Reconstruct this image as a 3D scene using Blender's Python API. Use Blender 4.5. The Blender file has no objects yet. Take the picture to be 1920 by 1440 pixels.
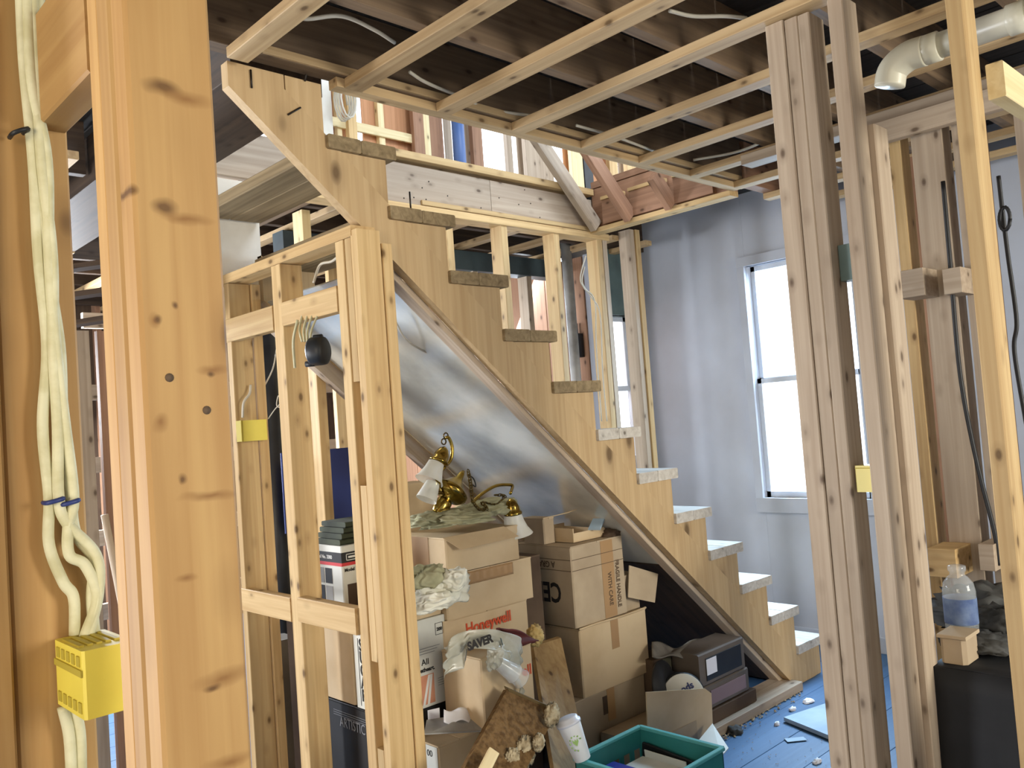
import bpy, bmesh, math, random
from mathutils import Vector, Matrix, noise
random.seed(7)
C = bpy.context.scene.collection
PI = math.pi
# ------------------------------------------------------------------ camera, world, lights, exposure
CH = 1.455                                   # lens height above the floor
FW = Vector((0.69117012, 0.72128321, 0.04510431)); RT = Vector((0.72236364, -0.68762769, -0.07320478)); UP = Vector((0.0217864, -0.08317867, 0.99629647))
FPX = 1588.38
cd = bpy.data.cameras.new('camera'); cam = bpy.data.objects.new('camera', cd); C.objects.link(cam)
cd.sensor_fit = 'HORIZONTAL'; cd.sensor_width = 36; cd.lens = 36 * FPX / 1920; cd.clip_start = 0.02
m = Matrix((RT, UP, -FW)).transposed().to_4x4(); m.translation = (0, 0, CH); cam.matrix_world = m
bpy.context.scene.camera = cam
W = bpy.data.worlds.new('world'); bpy.context.scene.world = W; W.use_nodes = True
bg = W.node_tree.nodes['Background']; bg.inputs[0].default_value = (0.86, 0.93, 1.0, 1); bg.inputs[1].default_value = 4.2
sc = bpy.context.scene
sc.view_settings.view_transform = 'Standard'; sc.view_settings.look = 'None'; sc.view_settings.gamma = 1
sc.view_settings.exposure = -0.46; sc.view_settings.use_curve_mapping = False
def area(name, loc, target, sx, sy, power, col):
    l = bpy.data.lights.new(name, 'AREA'); l.shape = 'RECTANGLE'; l.size = sx; l.size_y = sy; l.energy = power; l.color = col
    o = bpy.data.objects.new(name, l); C.objects.link(o); o.location = loc
    o.rotation_euler = (Vector(target) - Vector(loc)).to_track_quat('-Z', 'Y').to_euler(); return o
area('far_window_daylight', (5.7, 2.45, 2.3), (3.7, 2.1, 0.5), 1.0, 1.6, 560, (0.50, 0.74, 1.0))
area('stair_window_daylight', (4.55, 4.4, 2.1), (4.2, 2.6, 0.9), 0.6, 1.2, 90, (0.80, 0.90, 1.0))
area('upper_floor_daylight', (3.2, 7.2, 4.3), (2.9, 3.0, 2.7), 3.0, 1.4, 420, (0.88, 0.93, 1.0))
area('right_window_daylight', (2.9, -3.2, 1.9), (2.6, 1.2, 1.2), 1.5, 1.4, 260, (1.0, 0.94, 0.80))
area('beam_face_fill', (3.1, -0.4, 4.7), (2.9, 3.2, 2.7), 1.6, 1.0, 190, (0.72, 0.84, 1.0))  # added upstairs light that brightens the landing beam face, source unseen
area('room_lamp', (-2.1, -0.2, 1.7), (2.2, 1.6, 1.2), 1.6, 1.4, 92, (1.0, 0.88, 0.68))
area('rear_floor_fill', (1.3, 6.2, 1.9), (2.75, 4.1, 0.0), 0.9, 0.7, 380, (0.88, 0.93, 1.0))  # added lamp brightening the rear floor mirrored in the soffit; no window there
area('soffit_fill', (-2.2, 4.7, 0.9), (2.3, 2.9, 1.4), 0.9, 1.3, 230, (0.92, 0.95, 1.0))  # added lamp brightening the stair soffit from the left; no door there

# ------------------------------------------------------------------ helpers
def U(px, py, ax, c):
    """world point on the plane ax=c seen at photo pixel px,py"""
    d = FW * FPX + RT * (px - 960) - UP * (py - 720); i = 'xyz'.index(ax); o = Vector((0, 0, CH))
    return o + d * ((c - o[i]) / d[i])
def srgb(r, g, b):
    f = lambda v: (v / 255 / 12.92) if v <= 10 else ((v / 255 + .055) / 1.055) ** 2.4
    return (f(r), f(g), f(b), 1)
def empty(name, loc=(0, 0, 0)):
    o = bpy.data.objects.new(name, None); C.objects.link(o); o.location = loc; o.empty_display_size = .05; return o
def tag(o, label, cat, group=None):
    o['label'] = label; o['category'] = cat
    if group: o['group'] = group
    return o
def thing(name, label, cat, loc=(0, 0, 0), group=None): return tag(empty(name, loc), label, cat, group)
def struct(name, loc=(0, 0, 0)):
    o = empty(name, loc); o['kind'] = 'structure'; return o
def chain_loc(p):
    v = Vector((0, 0, 0))
    while p is not None: v += p.matrix_basis.translation; p = p.parent
    return v
def link(name, me, mat, parent=None, mw=None):
    o = bpy.data.objects.new(name, me); C.objects.link(o)
    if mat is not None and not me.materials: me.materials.append(mat)
    mw = mw or Matrix.Identity(4)
    if parent is not None:
        # every parent is a pure translation or an unrotated mesh frame: store world placement through the inverse
        o.parent = parent; o.matrix_parent_inverse = wm(parent).inverted()
    o.matrix_basis = mw; o['_'] = 0; del o['_']
    return o
def wm(o):
    m = o.matrix_basis.copy()
    if o.parent is not None: m = wm(o.parent) @ o.matrix_parent_inverse @ m
    return m
def prism(w, t, L, ch=0.002, taper=0):
    ch = min(ch, w * .2, t * .2); a, b = w / 2, t / 2
    ring = [(-a + ch, -b), (a - ch, -b), (a, -b + ch), (a, b - ch), (a - ch, b), (-a + ch, b), (-a, b - ch), (-a, -b + ch)]
    vs = [(x, y, 0) for x, y in ring] + [(x, y, L) for x, y in ring]
    fs = [[i, (i + 1) % 8, 8 + (i + 1) % 8, 8 + i] for i in range(8)] + [list(range(7, -1, -1)), list(range(8, 16))]
    me = bpy.data.meshes.new('lumber'); me.from_pydata(vs, [], fs); return me
def board(name, parent, mat, p0, p1, w, t, wdir=(1, 0, 0), ch=0.002):
    """a piece of lumber, centre line p0 to p1, width w along wdir, thickness t"""
    p0, p1 = Vector(p0), Vector(p1); z = (p1 - p0); L = z.length; z.normalize()
    x = Vector(wdir); x = (x - z * x.dot(z)).normalized(); y = z.cross(x)
    m = Matrix((x, y, z)).transposed().to_4x4(); m.translation = p0
    return link(name, prism(w, t, L, ch), mat, parent, m)
def abox(name, parent, mat, lo, hi, axis='z', ch=0.002):
    lo, hi = Vector(lo), Vector(hi)
    for i in range(3):
        if lo[i] > hi[i]: lo[i], hi[i] = hi[i], lo[i]
    c = (lo + hi) / 2; s = hi - lo
    if axis == 'z': return board(name, parent, mat, (c.x, c.y, lo.z), (c.x, c.y, hi.z), s.x, s.y, (1, 0, 0), ch)
    if axis == 'x': return board(name, parent, mat, (lo.x, c.y, c.z), (hi.x, c.y, c.z), s.y, s.z, (0, 1, 0), ch)
    return board(name, parent, mat, (c.x, lo.y, c.z), (c.x, hi.y, c.z), s.x, s.z, (1, 0, 0), ch)
def frommesh(name, parent, mat, vs, fs, smooth=False, mw=None):
    me = bpy.data.meshes.new(name); me.from_pydata([tuple(v) for v in vs], [], fs); me.validate()
    bm = bmesh.new(); bm.from_mesh(me); bmesh.ops.recalc_face_normals(bm, faces=bm.faces); bm.to_mesh(me); bm.free()
    if smooth: me.polygons.foreach_set('use_smooth', [True] * len(me.polygons))
    return link(name, me, mat, parent, mw)
def plate(name, parent, mat, pts, off):
    """flat polygon pts thickened by vector off"""
    n = len(pts); off = Vector(off); vs = [Vector(p) for p in pts] + [Vector(p) + off for p in pts]
    fs = [list(range(n)), list(range(2 * n - 1, n - 1, -1))] + [[i, (i + 1) % n, n + (i + 1) % n, n + i] for i in range(n)]
    o = vs[0].copy(); vs = [v - o for v in vs]
    return frommesh(name, parent, mat, vs, fs, mw=Matrix.Translation(o))
def smoothpath(pts, n=8):
    P = [Vector(p) for p in pts]; P = [P[0] * 2 - P[1]] + P + [P[-1] * 2 - P[-2]]; out = []
    for i in range(1, len(P) - 2):
        for k in range(n):
            t = k / n; a, b, c, d = P[i - 1], P[i], P[i + 1], P[i + 2]
            out.append(.5 * ((2 * b) + (c - a) * t + (2 * a - 5 * b + 4 * c - d) * t * t + (3 * b - a - 3 * c + d) * t ** 3))
    return out + [P[-2]]
def tube(name, parent, mat, pts, r, n=8, seg=10, raw=False, flat=1.0):
    path = [Vector(p) for p in pts] if raw else smoothpath(pts, n)
    o = path[0].copy(); vs, fs = [], []; up = Vector((0.13, 0.2, 1)).normalized(); prev = None
    for i, p in enumerate(path):
        tg = (path[min(i + 1, len(path) - 1)] - path[max(i - 1, 0)]).normalized()
        if prev is None: prev = tg.cross(up).normalized()
        a = (prev - tg * prev.dot(tg)).normalized(); prev = a; b = tg.cross(a)
        rr = r(i / (len(path) - 1)) if callable(r) else r
        for k in range(seg):
            q = 2 * PI * k / seg; vs.append(p + a * math.cos(q) * rr + b * math.sin(q) * rr * flat - o)
    for i in range(len(path) - 1):
        for k in range(seg):
            fs.append([i * seg + k, i * seg + (k + 1) % seg, (i + 1) * seg + (k + 1) % seg, (i + 1) * seg + k])
    fs += [list(range(seg)), [(len(path) - 1) * seg + k for k in range(seg)]]
    return frommesh(name, parent, mat, vs, fs, True, Matrix.Translation(o))
def frame_to(p, axis, roll=(1, 0, 0)):
    z = Vector(axis).normalized(); x = Vector(roll); x = x - z * x.dot(z)
    if x.length < 1e-3: x = Vector((0, 1, 0)) - z * z.y
    x.normalize(); m = Matrix((x, z.cross(x), z)).transposed().to_4x4(); m.translation = p; return m
def lathe(name, parent, mat, prof, p, axis=(0, 0, 1), n=24, caps=True, smooth=True):
    vs, fs = [], []
    for r, z in prof:
        for k in range(n): vs.append((r * math.cos(2 * PI * k / n), r * math.sin(2 * PI * k / n), z))
    for i in range(len(prof) - 1):
        for k in range(n): fs.append([i * n + k, i * n + (k + 1) % n, (i + 1) * n + (k + 1) % n, (i + 1) * n + k])
    if caps: fs += [list(range(n)), [(len(prof) - 1) * n + k for k in range(n)]]
    return frommesh(name, parent, mat, vs, fs, smooth, frame_to(Vector(p), axis))
def blob(name, parent, mat, c, size, amp=.25, freq=2.5, seed=0, sub=4, crease=False, floor=None):
    bm = bmesh.new(); bmesh.ops.create_icosphere(bm, subdivisions=sub, radius=1)
    for v in bm.verts:
        d = v.co.copy(); q = d * freq + Vector((seed * 7.3, seed * 3.1, seed))
        k = noise.noise(q)
        if crease: k = 1 - 2.4 * abs(k) + .4 * noise.noise(q * 3)
        s = 1 + amp * k
        v.co = Vector((d.x * size[0], d.y * size[1], d.z * size[2])) * s
        if floor is not None and v.co.z < floor: v.co.z = floor
    me = bpy.data.meshes.new(name); bm.to_mesh(me); bm.free(); me.polygons.foreach_set('use_smooth', [True] * len(me.polygons))
    return link(name, me, mat, parent, Matrix.Translation(Vector(c)))
def folds(name, parent, mat, c, size, amp=.14, freq=3.0, seed=0, sub=5, floor=-.6):
    """soft cloth heap: long smooth folds instead of lumps"""
    rnd = random.Random(seed); bm = bmesh.new(); bmesh.ops.create_icosphere(bm, subdivisions=sub, radius=1)
    ds = [(Vector((rnd.uniform(-1, 1), rnd.uniform(-1, 1), rnd.uniform(-.8, .8))).normalized(), rnd.uniform(.7, 1.5) * freq, rnd.uniform(0, 6)) for _ in range(4)]
    for v in bm.verts:
        d = v.co.copy(); q = d * 1.3 + Vector((seed * 3.3, 1.7, seed)); w = Vector((noise.noise(q), noise.noise(q + Vector((9, 0, 0))), noise.noise(q + Vector((0, 9, 0)))))
        k = 0
        for dr, f, ph in ds: k += (1 - abs(math.sin((d + w * .9).dot(dr) * f + ph))) ** 2.2
        s_ = (1 + .45 * noise.noise(q * .9)) * (1 + amp * (k - .8))
        v.co = Vector((d.x * size[0], d.y * size[1], max(d.z, floor) * size[2])) * s_
    me = bpy.data.meshes.new(name); bm.to_mesh(me); bm.free(); me.polygons.foreach_set('use_smooth', [True] * len(me.polygons))
    return link(name, me, mat, parent, Matrix.Translation(Vector(c)))
def sheet(name, parent, mat, fn, nu, nv, th=.002):
    """cloth or bag from a function of u,v in 0..1 giving world points"""
    o = Vector(fn(.5, .5)); vs = [Vector(fn(i / nu, j / nv)) - o for j in range(nv + 1) for i in range(nu + 1)]
    fs = [[j * (nu + 1) + i, j * (nu + 1) + i + 1, (j + 1) * (nu + 1) + i + 1, (j + 1) * (nu + 1) + i] for j in range(nv) for i in range(nu)]
    ob = frommesh(name, parent, mat, vs, fs, True, Matrix.Translation(o))
    md = ob.modifiers.new('solid', 'SOLIDIFY'); md.thickness = th; return ob
def text(parent, s, mat, origin, xdir, ydir, size, name='lettering', sx=1.0, bold=0.0):
    """flat print: letters in the plane of xdir, ydir"""
    cu = bpy.data.curves.new(name, 'FONT'); cu.body = s; cu.size = size; cu.extrude = 0.0004; cu.offset = bold; cu.resolution_u = 3
    tmp = bpy.data.objects.new('tmp', cu); C.objects.link(tmp); bpy.context.view_layer.update()
    dg = bpy.context.evaluated_depsgraph_get(); me = bpy.data.meshes.new_from_object(tmp.evaluated_get(dg)); bpy.data.objects.remove(tmp)
    me.materials.clear()
    x, y = Vector(xdir).normalized(), Vector(ydir).normalized(); mm = Matrix((x * sx, y, x.cross(y))).transposed().to_4x4(); mm.translation = Vector(origin)
    return link(name, me, mat, parent, mm)

# ------------------------------------------------------------------ materials
def nt(name):
    m = bpy.data.materials.new(name); m.use_nodes = True; n = m.node_tree; b = n.nodes['Principled BSDF']; return m, n, b
def N(n, t, **kw):
    x = n.nodes.new(t)
    for k, v in kw.items(): setattr(x, k, v)
    return x
def ramp(n, src, stops):
    r = N(n, 'ShaderNodeValToRGB'); e = r.color_ramp.elements
    e[0].position, e[0].color = stops[0]; e[1].position, e[1].color = stops[-1]
    for p, c in stops[1:-1]:
        q = e.new(p); q.color = c
    n.links.new(src, r.inputs[0]); return r.outputs[0]
def coords(n, scale, rnd=True):
    tc = N(n, 'ShaderNodeTexCoord'); mp = N(n, 'ShaderNodeMapping'); mp.inputs['Scale'].default_value = scale
    n.links.new(tc.outputs['Object'], mp.inputs[0])
    if rnd:
        oi = N(n, 'ShaderNodeObjectInfo'); mu = N(n, 'ShaderNodeMath', operation='MULTIPLY'); mu.inputs[1].default_value = 37.0
        n.links.new(oi.outputs['Random'], mu.inputs[0]); cb = N(n, 'ShaderNodeCombineXYZ')
        for i in range(3): n.links.new(mu.outputs[0], cb.inputs[i])
        n.links.new(cb.outputs[0], mp.inputs['Location'])
    return mp.outputs[0]
def mix(n, fac, a, b, mode='MIX'):
    x = N(n, 'ShaderNodeMix', data_type='RGBA', blend_type=mode)
    if isinstance(fac, float): x.inputs[0].default_value = fac
    else: n.links.new(fac, x.inputs[0])
    for i, v in ((6, a), (7, b)):
        if isinstance(v, tuple): x.inputs[i].default_value = v
        else: n.links.new(v, x.inputs[i])
    return x.outputs[2]
def wood(name, light, dark, knots=True, rough=.62, vary=.18, stain=.35, knotscale=1.0, spec=.3):
    m, n, b = nt(name)
    g = N(n, 'ShaderNodeTexNoise'); g.inputs['Scale'].default_value = 1; g.inputs['Detail'].default_value = 5; g.inputs['Distortion'].default_value = .6
    n.links.new(coords(n, (46, 46, 1.3)), g.inputs[0])
    col = ramp(n, g.outputs[0], [(.22, dark), (.66, light)])
    big = N(n, 'ShaderNodeTexNoise'); big.inputs['Scale'].default_value = 1; big.inputs['Detail'].default_value = 3
    n.links.new(coords(n, (7, 7, 2.2)), big.inputs[0])
    st = N(n, 'ShaderNodeMapRange'); st.inputs[1].default_value = .5; st.inputs[2].default_value = .78; st.inputs[4].default_value = stain * .8
    n.links.new(big.outputs[0], st.inputs[0])
    col = mix(n, st.outputs[0], col, tuple(c * .62 for c in dark[:3]) + (1,))
    if knots:
        v = N(n, 'ShaderNodeTexVoronoi', feature='F1'); v.inputs['Scale'].default_value = 1; v.inputs['Randomness'].default_value = .9
        n.links.new(coords(n, (15 * knotscale, 15 * knotscale, 8 * knotscale)), v.inputs[0])
        k = ramp(n, v.outputs['Distance'], [(.07, (1, 1, 1, 1)), (.15, (0, 0, 0, 1))])
        col = mix(n, k, col, srgb(62, 38, 18))
        k2 = ramp(n, v.outputs['Distance'], [(.12, (.45, .45, .45, 1)), (.3, (0, 0, 0, 1))]); col = mix(n, k2, col, tuple(c * .7 for c in dark[:3]) + (1,))
    oi = N(n, 'ShaderNodeObjectInfo'); mr = N(n, 'ShaderNodeMapRange'); mr.inputs[3].default_value = 1 - vary; mr.inputs[4].default_value = 1 + vary * .5
    n.links.new(oi.outputs['Random'], mr.inputs[0]); hs = N(n, 'ShaderNodeHueSaturation'); n.links.new(mr.outputs[0], hs.inputs['Value']); n.links.new(col, hs.inputs['Color'])
    n.links.new(hs.outputs[0], b.inputs['Base Color']); b.inputs['Roughness'].default_value = rough; b.inputs['Specular IOR Level'].default_value = spec
    bp = N(n, 'ShaderNodeBump'); bp.inputs['Strength'].default_value = .25; bp.inputs['Distance'].default_value = .002
    n.links.new(g.outputs[0], bp.inputs['Height']); n.links.new(bp.outputs[0], b.inputs['Normal'])
    return m
def spotted(name, base, spots):
    """copy of a wood with knots of their own place: spots are (x, z, rx, rz, colour, soft) in the board's frame"""
    m = base.copy(); m.name = name; n = m.node_tree; b = n.nodes['Principled BSDF']; src = b.inputs['Base Color'].links[0].from_socket
    tc = N(n, 'ShaderNodeTexCoord'); nz = N(n, 'ShaderNodeTexNoise'); nz.inputs['Scale'].default_value = 30; n.links.new(tc.outputs['Object'], nz.inputs[0])
    wv = N(n, 'ShaderNodeVectorMath', operation='MULTIPLY_ADD'); n.links.new(nz.outputs['Color'], wv.inputs[0]); wv.inputs[1].default_value = (.012, 0, .012); n.links.new(tc.outputs['Object'], wv.inputs[2])
    for x, z, rx, rz, col, soft in spots:
        a = N(n, 'ShaderNodeVectorMath', operation='SUBTRACT'); n.links.new(wv.outputs[0], a.inputs[0]); a.inputs[1].default_value = (x + .006, 0, z + .006)
        c = N(n, 'ShaderNodeVectorMath', operation='MULTIPLY'); n.links.new(a.outputs[0], c.inputs[0]); c.inputs[1].default_value = (1 / rx, 0, 1 / rz)
        l = N(n, 'ShaderNodeVectorMath', operation='LENGTH'); n.links.new(c.outputs[0], l.inputs[0])
        src = mix(n, ramp(n, l.outputs['Value'], [(soft, (.9, .9, .9, 1)), (1.0, (0, 0, 0, 1))]), src, col)
    n.links.new(src, b.inputs['Base Color']); return m
def plain(name, col, rough=.5, metal=0, spec=.4, nscale=None, ncol=None, bump=0, alpha=1, trans=0, sc3=None, lo=.4, hi=.65):
    m, n, b = nt(name); b.inputs['Base Color'].default_value = col; b.inputs['Roughness'].default_value = rough; b.inputs['Metallic'].default_value = metal
    b.inputs['Specular IOR Level'].default_value = spec; b.inputs['Alpha'].default_value = alpha; b.inputs['Transmission Weight'].default_value = trans
    if nscale:
        t = N(n, 'ShaderNodeTexNoise'); t.inputs['Scale'].default_value = nscale; t.inputs['Detail'].default_value = 5
        n.links.new(coords(n, sc3 or (1, 1, 1)), t.inputs[0])
        if ncol: n.links.new(ramp(n, t.outputs[0], [(lo, col), (hi, ncol)]), b.inputs['Base Color'])
        if bump:
            bp = N(n, 'ShaderNodeBump'); bp.inputs['Strength'].default_value = bump; bp.inputs['Distance'].default_value = .01
            n.links.new(t.outputs[0], bp.inputs['Height']); n.links.new(bp.outputs[0], b.inputs['Normal'])
    return m
pine = wood('pine', srgb(210, 180, 130), srgb(180, 144, 94), stain=.25)
pine_near = wood('pine_near', srgb(190, 152, 96), srgb(168, 126, 74), stain=.55, knotscale=.7)
pine_grey = wood('pine_greyed', srgb(190, 172, 150), srgb(162, 142, 120), stain=.3)
pine_red = wood('pine_reddish', srgb(168, 128, 100), srgb(136, 100, 76), stain=.4)
ply = wood('plywood', srgb(200, 172, 130), srgb(180, 150, 108), knots=True, stain=.15, knotscale=.4, vary=.05)
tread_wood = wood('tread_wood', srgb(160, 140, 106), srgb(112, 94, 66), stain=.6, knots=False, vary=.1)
tread_lit = wood('window_lit_tread', srgb(210, 204, 194), srgb(176, 168, 156), stain=.3, vary=.1)  # window light on the lower treads put into a paler wood colour
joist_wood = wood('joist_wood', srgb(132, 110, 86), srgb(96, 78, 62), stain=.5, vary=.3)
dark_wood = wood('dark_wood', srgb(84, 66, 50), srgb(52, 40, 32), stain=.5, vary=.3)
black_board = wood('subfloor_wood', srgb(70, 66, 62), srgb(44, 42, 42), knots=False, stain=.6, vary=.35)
strap_wood = wood('strap_wood', srgb(196, 168, 126), srgb(164, 134, 94), stain=.3)
floor_paint = wood('painted_floor', srgb(70, 106, 144), srgb(60, 94, 130), knots=False, stain=.25, vary=.06, rough=.5)
plaster = plain('plaster', srgb(186, 192, 204), .85, nscale=2.2, ncol=srgb(168, 170, 178), bump=.06, spec=.1, lo=.3, hi=.8)
drywall = plain('white_sheet', srgb(232, 228, 218), .7, nscale=3, ncol=srgb(205, 198, 184))
glossy = plain('glossy_white_panel', srgb(236, 230, 212), .17, metal=.25, spec=1.0, nscale=3.0, ncol=srgb(190, 186, 170), bump=.12, sc3=(1, 3, 1))
card = plain('cardboard', srgb(206, 184, 150), .8, nscale=4, ncol=srgb(188, 164, 130), spec=.1)
card_grey = plain('cardboard_greyed', srgb(182, 164, 138), .85, nscale=4, ncol=srgb(162, 144, 120), spec=.1)
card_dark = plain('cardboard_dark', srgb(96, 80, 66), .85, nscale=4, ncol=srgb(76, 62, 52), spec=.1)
tape = plain('packing_tape', srgb(168, 134, 94), .35, spec=.5)
white_card = plain('white_card', srgb(222, 222, 212), .6, nscale=4, ncol=srgb(206, 206, 196))
black_card = plain('black_card', srgb(34, 34, 36), .5, nscale=5, ncol=srgb(24, 24, 26))
ink = plain('black_ink', srgb(34, 30, 28), .7); ink_soft = plain('faded_ink', srgb(92, 74, 56), .8); red_ink = plain('red_ink', srgb(204, 82, 48), .7)
grey_ink = plain('grey_ink', srgb(140, 140, 138), .7); stripe_red = plain('red_print', srgb(200, 60, 62), .6); orange_print = plain('orange_print', srgb(190, 118, 88), .6, nscale=6, ncol=srgb(212, 150, 118))
white_ink = plain('white_print', srgb(225, 225, 220), .6); silver_ink = plain('silver_print', srgb(130, 132, 136), .5)
cable_m = plain('cable_sheath', srgb(206, 202, 168), .55, nscale=30, ncol=srgb(186, 180, 140), bump=.15)
cable_w = plain('white_cable', srgb(196, 188, 170), .5); cable_k = plain('black_cable', srgb(26, 26, 28), .5)
tie_m = plain('blue_tie', srgb(44, 56, 110), .45); black_pl = plain('black_plastic', srgb(30, 31, 33), .45, nscale=8, ncol=srgb(40, 42, 44))
yellow = plain('yellow_plastic', srgb(226, 208, 84), .45, nscale=6, ncol=srgb(214, 194, 76)); yellow_pale = plain('pale_yellow_plastic', srgb(222, 208, 132), .5)
yellow_dk = plain('yellow_shaded_plastic', srgb(176, 158, 58), .6)
brass = plain('brass', srgb(176, 150, 72), .2, 1.0, nscale=9, ncol=srgb(132, 108, 50)); brass_dk = plain('dark_brass', srgb(96, 80, 46), .35, 1.0)
frost = plain('frosted_glass', srgb(224, 222, 208), .35, nscale=10, ncol=srgb(236, 236, 230), alpha=.82)
cloth_w = plain('white_cloth', srgb(226, 224, 210), .9, nscale=12, ncol=srgb(210, 208, 192), bump=.3, spec=.1)
cloth_g = plain('sage_cloth', srgb(150, 148, 118), .9, nscale=14, ncol=srgb(176, 172, 140), bump=.5, spec=.1)
cloth_gray = plain('grey_cloth', srgb(124, 118, 108), .9, nscale=14, ncol=srgb(100, 94, 86), bump=.4); maroon = plain('maroon_cloth', srgb(104, 48, 44), .8, nscale=10, ncol=srgb(86, 38, 36), bump=.4)
bag_m = plain('plastic_film', srgb(186, 184, 166), .25, spec=.7, nscale=12, ncol=srgb(206, 206, 194), bump=.5, alpha=.62)
clear_m = plain('clear_plastic', srgb(222, 226, 226), .15, spec=.7, alpha=.38)
teal = plain('teal_plastic', srgb(56, 138, 134), .4, nscale=5, ncol=srgb(48, 124, 122)); rimt = plain('teal_rim', srgb(92, 176, 176), .35); blue_m = plain('blue_board', srgb(34, 52, 118), .6, nscale=3, ncol=srgb(30, 44, 100))
blue_box = plain('blue_package', srgb(32, 42, 140), .35); cup_m = plain('foam_cup', srgb(236, 238, 238), .45); green_ink = plain('green_print', srgb(168, 204, 120), .6)
carpet = plain('dirty_carpet', srgb(124, 98, 66), .95, nscale=60, ncol=srgb(92, 70, 46), bump=1.0, spec=.05)
mould = plain('flaky_backing', srgb(196, 180, 148), .95, nscale=45, ncol=srgb(140, 122, 92), bump=1.0, spec=.05)
pvc = plain('pvc', srgb(206, 202, 184), .35, nscale=4, ncol=srgb(190, 186, 166)); iron = plain('black_iron', srgb(28, 30, 34), .4, nscale=8, ncol=srgb(40, 42, 46))
grey_paint = plain('grey_painted_metal', srgb(160, 158, 154), .5, nscale=5, ncol=srgb(112, 110, 108)); blue_pipe = plain('blue_pipe', srgb(74, 100, 150), .4)
foil = plain('foil_insulation', srgb(104, 122, 118), .4, metal=.3, nscale=4, ncol=srgb(78, 94, 92), bump=.3); greybag = plain('grey_foam', srgb(110, 106, 98), .9, nscale=6, ncol=srgb(92, 88, 82), bump=.3)
dteal = plain('dark_teal_board', srgb(58, 72, 76), .6, nscale=4, ncol=srgb(44, 54, 58))
paper = plain('paper', srgb(232, 232, 238), .7); sash_m = plain('white_sash', srgb(206, 212, 222), .5); tarp = plain('black_tarp', srgb(20, 22, 26), .7, nscale=5, ncol=srgb(30, 32, 36), bump=.6)
pale_slab = plain('pale_slab', srgb(150, 172, 190), .6, nscale=6, ncol=srgb(170, 190, 204)); nail_m = plain('nail_steel', srgb(52, 46, 40), .4, .8); debris_m = plain('dark_debris', srgb(70, 70, 68), .8, nscale=12, ncol=srgb(44, 46, 46), bump=.6)
m_, n_, b_ = nt('window_glass'); b_.inputs['Base Color'].default_value = (1, 1, 1, 1); b_.inputs['Roughness'].default_value = 0.02; b_.inputs['Alpha'].default_value = .08; glass = m_
orange_ply = wood('orange_sheathing', srgb(196, 144, 104), srgb(172, 122, 84), knots=False, stain=.2, vary=.08)
cream_wood = wood('cream_lumber', srgb(232, 214, 168), srgb(214, 190, 140), stain=.1, vary=.05)

# ------------------------------------------------------------------ setting
S = 2.26                    # near face of the stair stringer
Z = 2.545                   # underside of the ceiling straps
fl = struct('floor')
abox('floor_slab', fl, dark_wood, (-1.0, -2.2, -.08), (6.0, 7.2, -.022), 'x')
y = -2.0
while y < 7.0:
    abox('plank', fl, floor_paint, (-.6, y, -.022), (4.8, y + .1965, random.uniform(-.0012, 0)), 'x', .0015); y += .198
ce = struct('ceiling')
ST = .032
def strap(x, y0, y1, mt=strap_wood, w=.066, part='strap'): abox(part, ce, mt, (x - w / 2, y0, Z), (x + w / 2, y1, Z + ST), 'y')
for x in (.37, .75, 1.13, 1.52, 1.89, 2.64, 3.02, 3.41, 3.79, 4.16, 4.5): strap(x, -1.2, 2.213 if x < 3.8 else 2.262)
strap(2.25, .99, 2.213); strap(2.25, -1.2, .99, pine_grey, .089, 'top_plate')
for x in (1.45, 1.89): strap(x, 4.9, 6.9)
for x in (-.4, 0, .37, .75, 1.0, 2.27, 2.64, 3.02, 3.41, 3.79, 4.16, 4.5): strap(x, 3.31, 6.9)
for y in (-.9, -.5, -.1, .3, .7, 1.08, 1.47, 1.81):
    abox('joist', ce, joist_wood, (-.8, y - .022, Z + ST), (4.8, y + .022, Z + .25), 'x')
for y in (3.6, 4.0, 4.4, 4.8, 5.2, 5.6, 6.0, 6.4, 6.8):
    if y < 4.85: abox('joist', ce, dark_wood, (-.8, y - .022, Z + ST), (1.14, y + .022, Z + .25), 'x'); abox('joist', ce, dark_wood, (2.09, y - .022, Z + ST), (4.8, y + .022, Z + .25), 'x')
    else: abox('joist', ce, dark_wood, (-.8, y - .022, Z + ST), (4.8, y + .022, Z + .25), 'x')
abox('edge_strap', ce, strap_wood, (1.46, 2.214, Z + .001), (3.82, 2.262, Z + ST), 'x')
abox('trimmer_joist', ce, joist_wood, (.9, 2.2, Z + ST), (3.82, 2.262, Z + .25), 'x')
abox('trimmer_joist', ce, pine_red, (3.86, 2.2, Z + ST), (4.8, 2.262, Z + .25), 'x')
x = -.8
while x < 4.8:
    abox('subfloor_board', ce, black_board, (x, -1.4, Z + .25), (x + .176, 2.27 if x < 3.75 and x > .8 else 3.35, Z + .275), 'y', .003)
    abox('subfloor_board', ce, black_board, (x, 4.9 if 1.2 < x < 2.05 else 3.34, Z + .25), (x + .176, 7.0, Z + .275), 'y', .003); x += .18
# light coloured boards seen at the near edge of the stair opening
abox('nailer', ce, strap_wood, (1.2, 2.19, Z + ST + .002), (3.8, 2.255, Z + ST + .028), 'x')

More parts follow.
